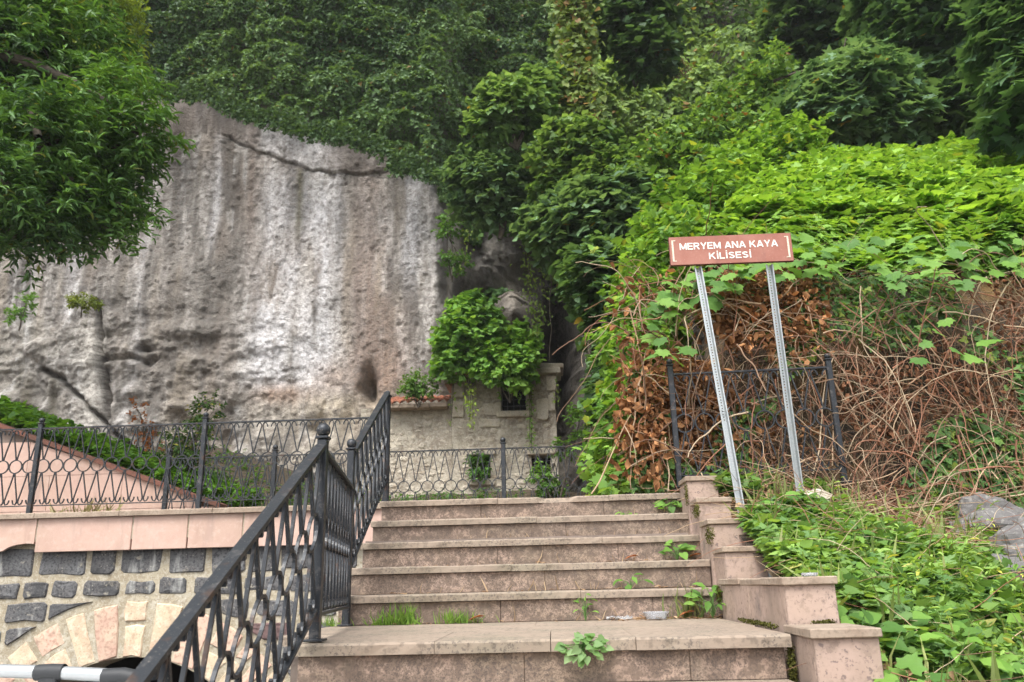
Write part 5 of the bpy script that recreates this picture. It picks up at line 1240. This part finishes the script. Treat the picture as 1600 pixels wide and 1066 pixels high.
for i, c in enumerate(canes):
    u = np.linspace(0, 1, 22)[:, None]; Q = [bank_at(a, b, -.22-.08*(j % 2)) for j, (a, b) in enumerate(c)]
    C = (1-u)**3*Q[0]+3*u*(1-u)**2*Q[1]+3*u*u*(1-u)*Q[2]+u**3*Q[3]; C = C+np.stack([.02*vn(C, 6, i), .02*vn(C, 6, i+9), .03*vn(C, 5, i+5)], 1)
    o = stems_obj('cane', [C], [rs.uniform(.004, .0075)], [STC[rs.randint(0, 5)]*1.15], n=5)
    tag(o, CL[i], 'cane', 'long bare canes on the bank')
print('dead', TRIS[0])

# ------------------------------------------------------------------ weeds at the lower right
rs = np.random.RandomState(800)
def low_mask(P, px, py): return (P[:, 1] < 6.1) & (P[:, 0] > 1.17)
P, N = hill_pts(6400, 1.15, 5.5, 1.6, 6.1, rs, low_mask)
k = (vn(P, 1.6, 95)+.7*vn(P, 5, 94) > -.18+.35*sst(4.6, 5.6, P[:, 1])); P = P[k]
W0, W1 = (.12, .24, .05), (.36, .54, .14)
P = P+np.array([0, 0, 1])*(.16*np.clip(fbm(P, 1.8, 2, 33)+.1, 0, 1)*rs.rand(len(P)))[:, None]
key = vn(P, 1.1, 97)
D_ = nrm(np.stack([rs.randn(len(P))*.45, rs.randn(len(P))*.45, np.ones(len(P))], 1))
half = rs.rand(len(P)) < .5
tall = rs.rand(len(P)) < .05; tp_ = P[tall & (P[:, 0] > 1.6)]
wd = [sprigs(tp_, nrm(np.stack([rs.randn(len(tp_))*.25, rs.randn(len(tp_))*.25, np.ones(len(tp_))], 1)), rs, 14, .26, .055, T_NARROW, (.16, .30, .06), (.34, .50, .13), up=.6, spread=1.0, odd=(.5, .5, .1), oddp=.04),
      sprigs(P[half], D_[half], rs, 11, .14, .058, T_HEART, W0, W1, up=.7, spread=1.1, odd=(.4, .4, .12), oddp=.03, key=key[half]),
      sprigs(P[~half]+np.array([0, 0, .03]), D_[~half], rs, 8, .11, .062, T_LOBE, (.11, .22, .07), (.27, .42, .14), up=.8, spread=1.2, key=key[~half])]
tag(leaves_obj('weeds', wd, M['leaf']), 'low green weeds covering the slope at the lower right', 'weeds', kind='stuff')
P, N = hill_pts(170, 1.15, 5.5, 1.6, 6.1, rs, low_mask)
bl = [leaves_geo(np.repeat(P, 4, 0)+rs.randn(len(P)*4, 3)*.012, rs.randn(len(P)*4, 3)*np.array([1, 1, .2]), nrm(np.array([0, 0, 1])+rs.randn(len(P)*4, 3)*.35), rs.uniform(.12, .3, len(P)*4), T_BLADE, palette(len(P)*4, (.12, .2, .04), (.4, .42, .18), rs))]
tag(leaves_obj('grass', bl, M['leaf']), 'thin grass blades between the weeds at the lower right', 'grass', kind='stuff')
P, N = hill_pts(700, 1.15, 5, 2, 6.1, rs, low_mask); P = P[(P[:, 1] > 4.7) | (rs.rand(len(P)) < .35)]; N = P; n = len(P); paths = wander(n, rs.uniform(.2, .7, n), .05, P+np.array([0, 0, .1]), np.stack([rs.randn(n), rs.randn(n)*.4, rs.rand(n)*.3], 1), rs, .1, .2)
n = len(paths)
tag(stems_obj('dry_twigs', paths, rs.uniform(.001, .003, n), STC[rs.randint(0, 6, n)]*1.2), 'dry twigs lying over the weeds at the lower right', 'twigs', kind='stuff')
n = 2600; P, N = hill_pts(n, 1.15, 5.5, 1.6, 6.1, rs, low_mask); n = len(P)
tag(leaves_obj('dead_leaves', [leaves_geo(P+np.array([0, 0, .02])+rs.rand(n, 1)*np.array([0, 0, .06]), nrm(np.array([0, 0, 1])+rs.randn(n, 3)*.5), rs.randn(n, 3), rs.uniform(.02, .06, n), T_CURL, palette(n, (.2, .12, .06), (.5, .36, .2), rs))], M['dry']), 'brown dead leaves lying under the weeds at the lower right', 'dead leaves', kind='stuff')
# nearest weeds with leaves that can be told apart
def plant(name, label, base, n, size, spread, me_list, rs, hgt=.12, group=None, cat='weed', wall=False, up=.8, stem_c=(.10, .2, .05), lift=.4, nrmv=(0, -.4, 1)):
    b = np.array(base, float); t = thing(name, label, cat, tuple(b), 0, group); paths = []
    for i in range(n):
        a = i*2.4+rs.rand(); r = spread*math.sqrt((i+.5)/n); h = hgt*(1-.6*(i/n))*rs.uniform(.7, 1.2)
        tip = b+(np.array([r*math.cos(a), -.012-h*.6, r*math.sin(a)*.55-.01]) if wall else np.array([r*math.cos(a), r*math.sin(a)*.8, h])); paths.append(np.stack([b*0, (tip-b)*np.array([.3, .3, .7]), tip-b]))
        place_leaf(me_list[rs.randint(len(me_list))], tip, np.array(nrmv)+rs.randn(3)*.3, (math.cos(a), math.sin(a), -lift+rs.randn()*.2), size*rs.uniform(.7, 1.25), t, b)
    o = stems_obj('stems', paths, [.0022]*n, [stem_c]*n, t); return t
ov = [one_leaf_me(T_OVAL, c, 'leaf') for c in ((.10, .22, .04), (.15, .3, .05), (.2, .36, .07))]
iv_ = [one_leaf_me(T_HEART, c, 'leaf') for c in ((.09, .2, .04), (.14, .28, .05), (.19, .36, .07))]
lo_ = [one_leaf_me(T_LOBE, c, 'leaf') for c in ((.10, .22, .05), (.15, .3, .06), (.2, .36, .07))]
def dn(px, py, Y): p = at(px, py, Y); return (p[0], p[1], float(hill(np.array([p[0]]), np.array([p[1]]))[0]))
P, N = hill_pts(4000, 1.2, 3.2, 2.1, 3.6, rs, lambda P, px, py: (px < 1590) & (px > 1330) & (py > 850) & (py < 1060) & (P[:, 1] < 3.7))
for i in range(0):
    plant('leafy_weed', 'low broad leaved weed at the lower right beside the nearest stone block', P[i*7], 9, .075, .10, (ov, iv_, lo_)[i % 3], rs, .14, group='leafy weeds at the lower right')
WL = [(1350, 880, 4.2, 'broad leaved weed just right of the second stone block'), (1340, 950, 3.5, 'weed right of the join between the two nearest stone blocks'), (1405, 985, 3.1, 'weed right of the nearest stone block'), (1420, 1045, 2.9, 'weed beside the yellowed paper scrap'),
 (1460, 930, 3.7, 'weed up the slope from the plastic bottle'), (1540, 1040, 2.9, 'weed in the lower right corner near the bottom edge'), (1330, 850, 4.7, 'weed right of the third stone block'), (1220, 830, 5.2, 'weed beside the base of the left sign post'), (1590, 970, 3.4, 'weed at the right edge below the dock plant'), (1400, 880, 4.2, 'weed in the middle of the slope behind the second stone block')]
for i, (px_, py_, Y_, lb_) in enumerate(WL):
    b_0 = dn(px_, py_, Y_); plant('leafy_weed', lb_, (b_0[0], b_0[1], b_0[2]+.05), 11, .085, .12, (ov, iv_, lo_)[i % 3], rs, .15, group='leafy weeds at the lower right')
plant('dock_plant', 'dock plant with long yellow green leaves at the right edge', dn(1560, 935, 3.9), 11, .15, .14, [one_leaf_me(T_OVAL, c, 'leaf') for c in ((.2, .36, .06), (.26, .42, .07))], rs, .16)
plant('dock_plant', 'taller weed with long pointed leaves in the middle of the lower right slope', dn(1490, 985, 3.4), 12, .10, .12, [one_leaf_me(T_OVAL, c, 'leaf') for c in ((.16, .32, .05), (.22, .4, .07))], rs, .20)
# weeds on the steps
plant('step_weed', 'pale rounded weed growing from the landing edge', (at(912, 1006, 3.27)[0], 3.268, -.02), 34, .032, .085, [one_leaf_me(T_HEART, c, 'leaf') for c in ((.2, .33, .13), (.25, .38, .17), (.16, .3, .09))], rs, .05, nrmv=(0, -.9, .6), lift=.5, wall=True)
plant('step_weed', 'dark feathery weed in the right corner of the landing', (.855, 4.70, .0), 20, .075, .10, ov, rs, .15)
plant('step_weed', 'spreading weed on the second step above the landing', (at(985, 915, 5.05)[0], 5.06, .16), 9, .08, .10, ov, rs, .07)
plant('step_weed', 'small upright sprig against the first riser above the landing', (at(915, 965, 4.74)[0], 4.76, .0), 12, .045, .045, ov, rs, .13)
plant('step_weed', 'bushy weed at the right end of the third step', (at(1063, 862, 5.34)[0]-.02, 5.345, .32), 18, .055, .085, iv_, rs, .11)
plant('step_weed', 'round weed under the top step beside the stone block', (at(1052, 795, 5.9)[0]-.02, 5.92, .64), 18, .055, .075, iv_, rs, .11)
plant('step_weed', 'tiny weed on the tread under the top step', (at(978, 800, 5.9)[0], 5.92, .64), 7, .05, .06, ov, rs, .03)
plant('step_weed', 'sprig with broad pale leaves on the top step', (at(955, 768, 6.2)[0], 6.22, .795), 6, .11, .09, lo_, rs, .16)
def tuft(label, base, n, L, rs, c0=(.12, .24, .04), c1=(.24, .38, .07)):
    t = thing('grass_tuft', label, 'grass', base, 0, 'grass tufts on the landing'); b = np.array(base)
    P = rs.randn(n, 3)*np.array([.05, .012, 0]); v = leaves_geo(P, rs.randn(n, 3)*np.array([1, 1, .2]), nrm(np.array([0, -.1, 1])+rs.randn(n, 3)*.38), rs.uniform(.5, 1.1, n)*L, T_BLADE, palette(n, c0, c1, rs))
    leaves_obj('blades', [v], M['leaf'], t, stuff=True)
tuft('grass tuft on the landing beside the lower newel post', (at(515, 975, 4.78)[0], 4.78, 0), 50, .07, rs)
tuft('widest grass tuft at the back of the landing', (at(600, 978, 4.79)[0], 4.785, 0), 90, .08, rs); tuft('tall grass tuft at the back of the landing', (at(628, 978, 4.79)[0], 4.785, 0), 90, .12, rs)
tuft('grass tuft right of the tall one on the landing', (at(710, 976, 4.79)[0], 4.785, 0), 80, .09, rs); tuft('low grass tuft nearest the middle of the landing', (at(725, 978, 4.79)[0], 4.785, 0), 60, .07, rs)
tuft('wispy grass in the right corner of the landing', (.74, 4.78, 0), 40, .2, rs, (.12, .18, .06), (.3, .3, .12))
n = 90; row = rs.randint(0, 5, n); P = np.stack([rs.uniform(-.9, .88, n), np.array([NY[r] for r in row])+.010, RISE*row+.001], 1)
tag(leaves_obj('dry_grass', [leaves_geo(P, rs.randn(n, 3)*np.array([1, 1, .2]), nrm(np.array([0, -.1, 1])+rs.randn(n, 3)*.5), rs.uniform(.04, .11, n), T_BLADE, palette(n, (.3, .22, .14), (.45, .34, .22), rs))], M['dry']), 'dry grass blades standing in the joints of the stairs', 'dry grass', kind='stuff')
# plant litter along the steps
lit = []
n = 260; X = rs.uniform(-1.0, .86, n); row = rs.randint(0, 5, n); Yl = np.array([NY[r]-abs(rs.randn())*.05+.0 for r in row]); Zl = RISE*row+.004
Pl = np.stack([X, Yl, Zl], 1); Pl[:120, 0] = .3+.6*rs.rand(120); Pl[:120, 1] = 4.79-.14*rs.rand(120)**2; Pl[:120, 2] = .004
lit.append(leaves_geo(Pl, nrm(np.array([0, 0, 1])+rs.randn(n, 3)*.3), rs.randn(n, 3)*np.array([1, .3, .1]), rs.uniform(.015, .05, n), T_NARROW, palette(n, (.25, .15, .08), (.45, .32, .2), rs)))
tag(leaves_obj('leaf_litter', lit, M['dry']), 'dry leaf litter and stalks swept against the risers', 'leaf litter', kind='stuff')
for (px, py, Y, z, lb) in ((742, 976, 4.77, 0, 'reddish dry leaf lying at the back of the landing'), (984, 868, 5.36, .32, 'small orange dry leaf on the third step'), (1083, 868, 5.36, .32, 'brown dry leaf at the right end of the third step'), (1072, 968, 4.75, 0, 'curled brown leaf in front of the first riser at the right')):
    p = at(px, py, Y); me = one_leaf_me(T_OVAL, (.36, .14, .06), 'dry'); o = link('dry_leaf', me); o.matrix_world = Matrix.Translation((p[0]-.04, Y-.01, z+.012)) @ Matrix.Rotation(-1.4, 4, 'Z') @ Matrix.Rotation(.4, 4, 'X') @ Matrix.Scale(.10, 4); tag(o, lb, 'leaf', 'loose dry leaves on the stairs')
# weeds on the ground behind the left fence
rs = np.random.RandomState(820)
n = 1500; X = rs.uniform(-8.2, at(350, 780, 9.9)[0], n); Yg = rs.uniform(9.9, 11.2, n); Zg = np.array([slope_z(x) for x in X])-.12+(Yg-9.9)*.12+.1*rs.rand(n)
P = np.stack([X, Yg, Zg], 1)
tag(leaves_obj('weeds', [sprigs(P, nrm(np.stack([rs.randn(n)*.4, -.2+rs.randn(n)*.3, np.ones(n)], 1)), rs, 10, .2, .085, T_HEART, (.08, .2, .03), (.18, .36, .05), up=.8)], M['leaf']), 'bright green weeds on the slope above the pink sloping wall', 'weeds', kind='stuff')
n = 500; X = rs.uniform(-6.5, -.5, n); Yg = rs.uniform(10.5, 16, n); P = np.stack([X, Yg, back(X, Yg)], 1)
tag(leaves_obj('weeds', [sprigs(P, nrm(np.stack([rs.randn(n)*.4, -.2+rs.randn(n)*.3, np.ones(n)], 1)), rs, 9, .2, .08, T_OVAL, (.05, .12, .03), (.12, .24, .05), up=.8)], M['leaf']), 'scattered dark weeds at the foot of the cliff behind the fence', 'weeds', kind='stuff')
# straw tuft on the left coping
tuft_b = at(135, 790, 8.3); t = thing('grass_tuft', 'dry yellow grass tuft behind the left fence on the terrace edge', 'grass', (tuft_b[0], 8.35, .93)); n = 140
leaves_obj('blades', [leaves_geo(rs.randn(n, 3)*np.array([.22, .05, 0]), rs.randn(n, 3), nrm(np.array([.3, 0, 1])+rs.randn(n, 3)*.6), rs.uniform(.08, .3, n), T_BLADE, palette(n, (.3, .26, .12), (.45, .42, .22), rs))], M['dry'], t, stuff=True)

# ------------------------------------------------------------------ rocks and litter
def rock(name, label, c, r, sd_, mt='stone', sq=(1, 1, 1)):
    bm = bmesh.new(); bmesh.ops.create_icosphere(bm, subdivisions=4, radius=1)
    V = np.array([v.co[:] for v in bm.verts]); q = np.round(V*2.2+np.random.RandomState(sd_).randn(3))/2.2; k = 1+.28*vn(V, 1.3, sd_)+.12*vn(V, 3.5, sd_+1)+.05*vn(V, 8, sd_+2)
    V = (V*.75+q*.2)*k[:, None]*np.array(sq)*r
    for v, p in zip(bm.verts, V): v.co = p
    me = bpy.data.meshes.new(name); bm.to_mesh(me); bm.free(); me.materials.append(M[mt]); o = link(name, me, None, c); tag(o, label, 'rock'); return o
def on(px, py, Y, dz=0): x, y, z = dn(px, py, Y); return (x, y, z+dz)
rock('boulder', 'large grey boulder half covered by stems at the right edge', on(1612, 830, 5.2, .16), .30, 1, sq=(1.1, .8, .8))
rock('boulder', 'flat grey rock below the large boulder at the right edge', on(1560, 868, 4.95, .08), .17, 2, sq=(1.5, .8, .6))
rock('boulder', 'dark rounded rock in the weeds left of the large boulder', on(1540, 830, 5.9, .10), .2, 3, sq=(1.2, .7, 1))
rock('boulder', 'low grey slab between the large boulder and the bank', on(1555, 800, 5.7, .14), .2, 9, sq=(1.5, .8, .7))
rock('stone', 'pale stone in the weeds at the foot of the right sign post', tuple(at(1270, 780, 5.5)), .085, 4, 'rubble', (1.5, 1, .9))
rock('stone', 'small grey stone among the weeds below the flat rock', on(1520, 935, 4.1, .06), .07, 5)
# crumpled plastic film
def crumple(name, label, cat, c, sx, sy_, amp, mt, sd_, rz=0):
    n = 12; u = np.linspace(-1, 1, n); U, Vv = np.meshgrid(u, u); P = np.stack([U*sx, Vv*sy_, amp*(np.abs(vn(np.stack([U*2, Vv*2, U*0], -1), 1.3, sd_))+.4*np.abs(vn(np.stack([U*2, Vv*2, U*0], -1), 3.5, sd_+3)))], -1).reshape(-1, 3)
    i = np.arange(n-1)[:, None]*n+np.arange(n-1)[None]; F = np.stack([i, i+1, i+n+1, i+n], -1).reshape(-1, 4)
    o = link(name, np_mesh(name, P, F, M[mt], False), None, c); o.rotation_euler = (0, 0, rz); tag(o, label, cat); return o
p = at(968, 975, 4.72); crumple('plastic_bag', 'crumpled clear plastic wrapper on the landing left of the plastic tub', 'litter', (p[0], 4.70, .002), (.07), .022, .03, 'clear', 1, -.1)
p = at(906, 836, 5.6); crumple('plastic_bag', 'flattened white plastic scrap on the tread near the middle of the stairs', 'litter', (p[0], 5.50, .482), .06, .03, .012, 'film', 2)
p = at(1415, 1040, 2.9); q = on(1418, 1035, 3.0, .13); crumple('paper_scrap', 'yellowed crumpled paper in the weeds near the bottom edge', 'litter', q, .035, .03, .05, 'paper', 4, .5)
def lathe(name, prof, mt, n=24):
    V = []; F = []; k = len(prof)
    for i in range(n):
        a = i*2*math.pi/n
        for r, z in prof: V.append((r*math.cos(a), r*math.sin(a), z))
    for i in range(n):
        for j in range(k-1): F.append((i*k+j, ((i+1) % n)*k+j, ((i+1) % n)*k+j+1, i*k+j+1))
    return py_mesh(name, V, F, M[mt], True)
p = at(1025, 972, 4.70); o = link('plastic_tub', lathe('plastic_tub', [(0, .003), (.055, .003), (.068, .034), (.073, .036), (.073, .039), (.066, .038), (.053, .005), (0, .005)], 'clear'), None, (p[0], 4.68, .002)); tag(o, 'small clear plastic tub lying on the landing', 'tub')
p = at(1290, 895, 3.6); o = link('glass_dish', lathe('glass_dish', [(0, .0), (.032, 0), (.034, .014), (.032, .014), (.030, .003), (0, .003)], 'clear'), None, (1.085, 3.66, .2035)); tag(o, 'small clear glass dish on the cap of the second stone block', 'dish')
q = on(1487, 1010, 3.15, .05); bt = thing('plastic_bottle', 'empty plastic bottle with a blue label lying in the weeds', 'bottle', q, .5); bt.rotation_euler = (math.radians(75), .3, .9); bt.scale = (.75, .75, .75)
link('bottle_body', lathe('bottle_body', [(0, 0), (.03, 0), (.032, .02), (.032, .15), (.028, .17), (.012, .2), (.012, .215)], 'bottle'), bt); link('bottle_label', lathe('bottle_label', [(.0325, .06), (.033, .062), (.033, .10), (.0325, .102)], 'blue'), bt); link('bottle_cap', lathe('bottle_cap', [(.014, .205), (.014, .222), (0, .223)], 'blue'), bt)
# thin haze volume added to lift the dark tones in the distance
hz = box('haze', -26, 26, -10, 24, -2.6, 30, M['dark'], None, 0); hz.data.materials.clear()
hm = bpy.data.materials.new('haze'); hm.use_nodes = True; hn = hm.node_tree; hn.nodes.remove(hn.nodes['Principled BSDF'])
pv = hn.nodes.new('ShaderNodeVolumePrincipled'); pv.inputs['Color'].default_value = (.93, .95, 1, 1); pv.inputs['Density'].default_value = .0006; pv.inputs['Anisotropy'].default_value = .2
hn.links.new(pv.outputs[0], hn.nodes['Material Output'].inputs['Volume']); hz.data.materials.append(hm); hz['kind'] = 'stuff'
print('TOTAL TRIS', TRIS[0], 'objects', len(bpy.data.objects))
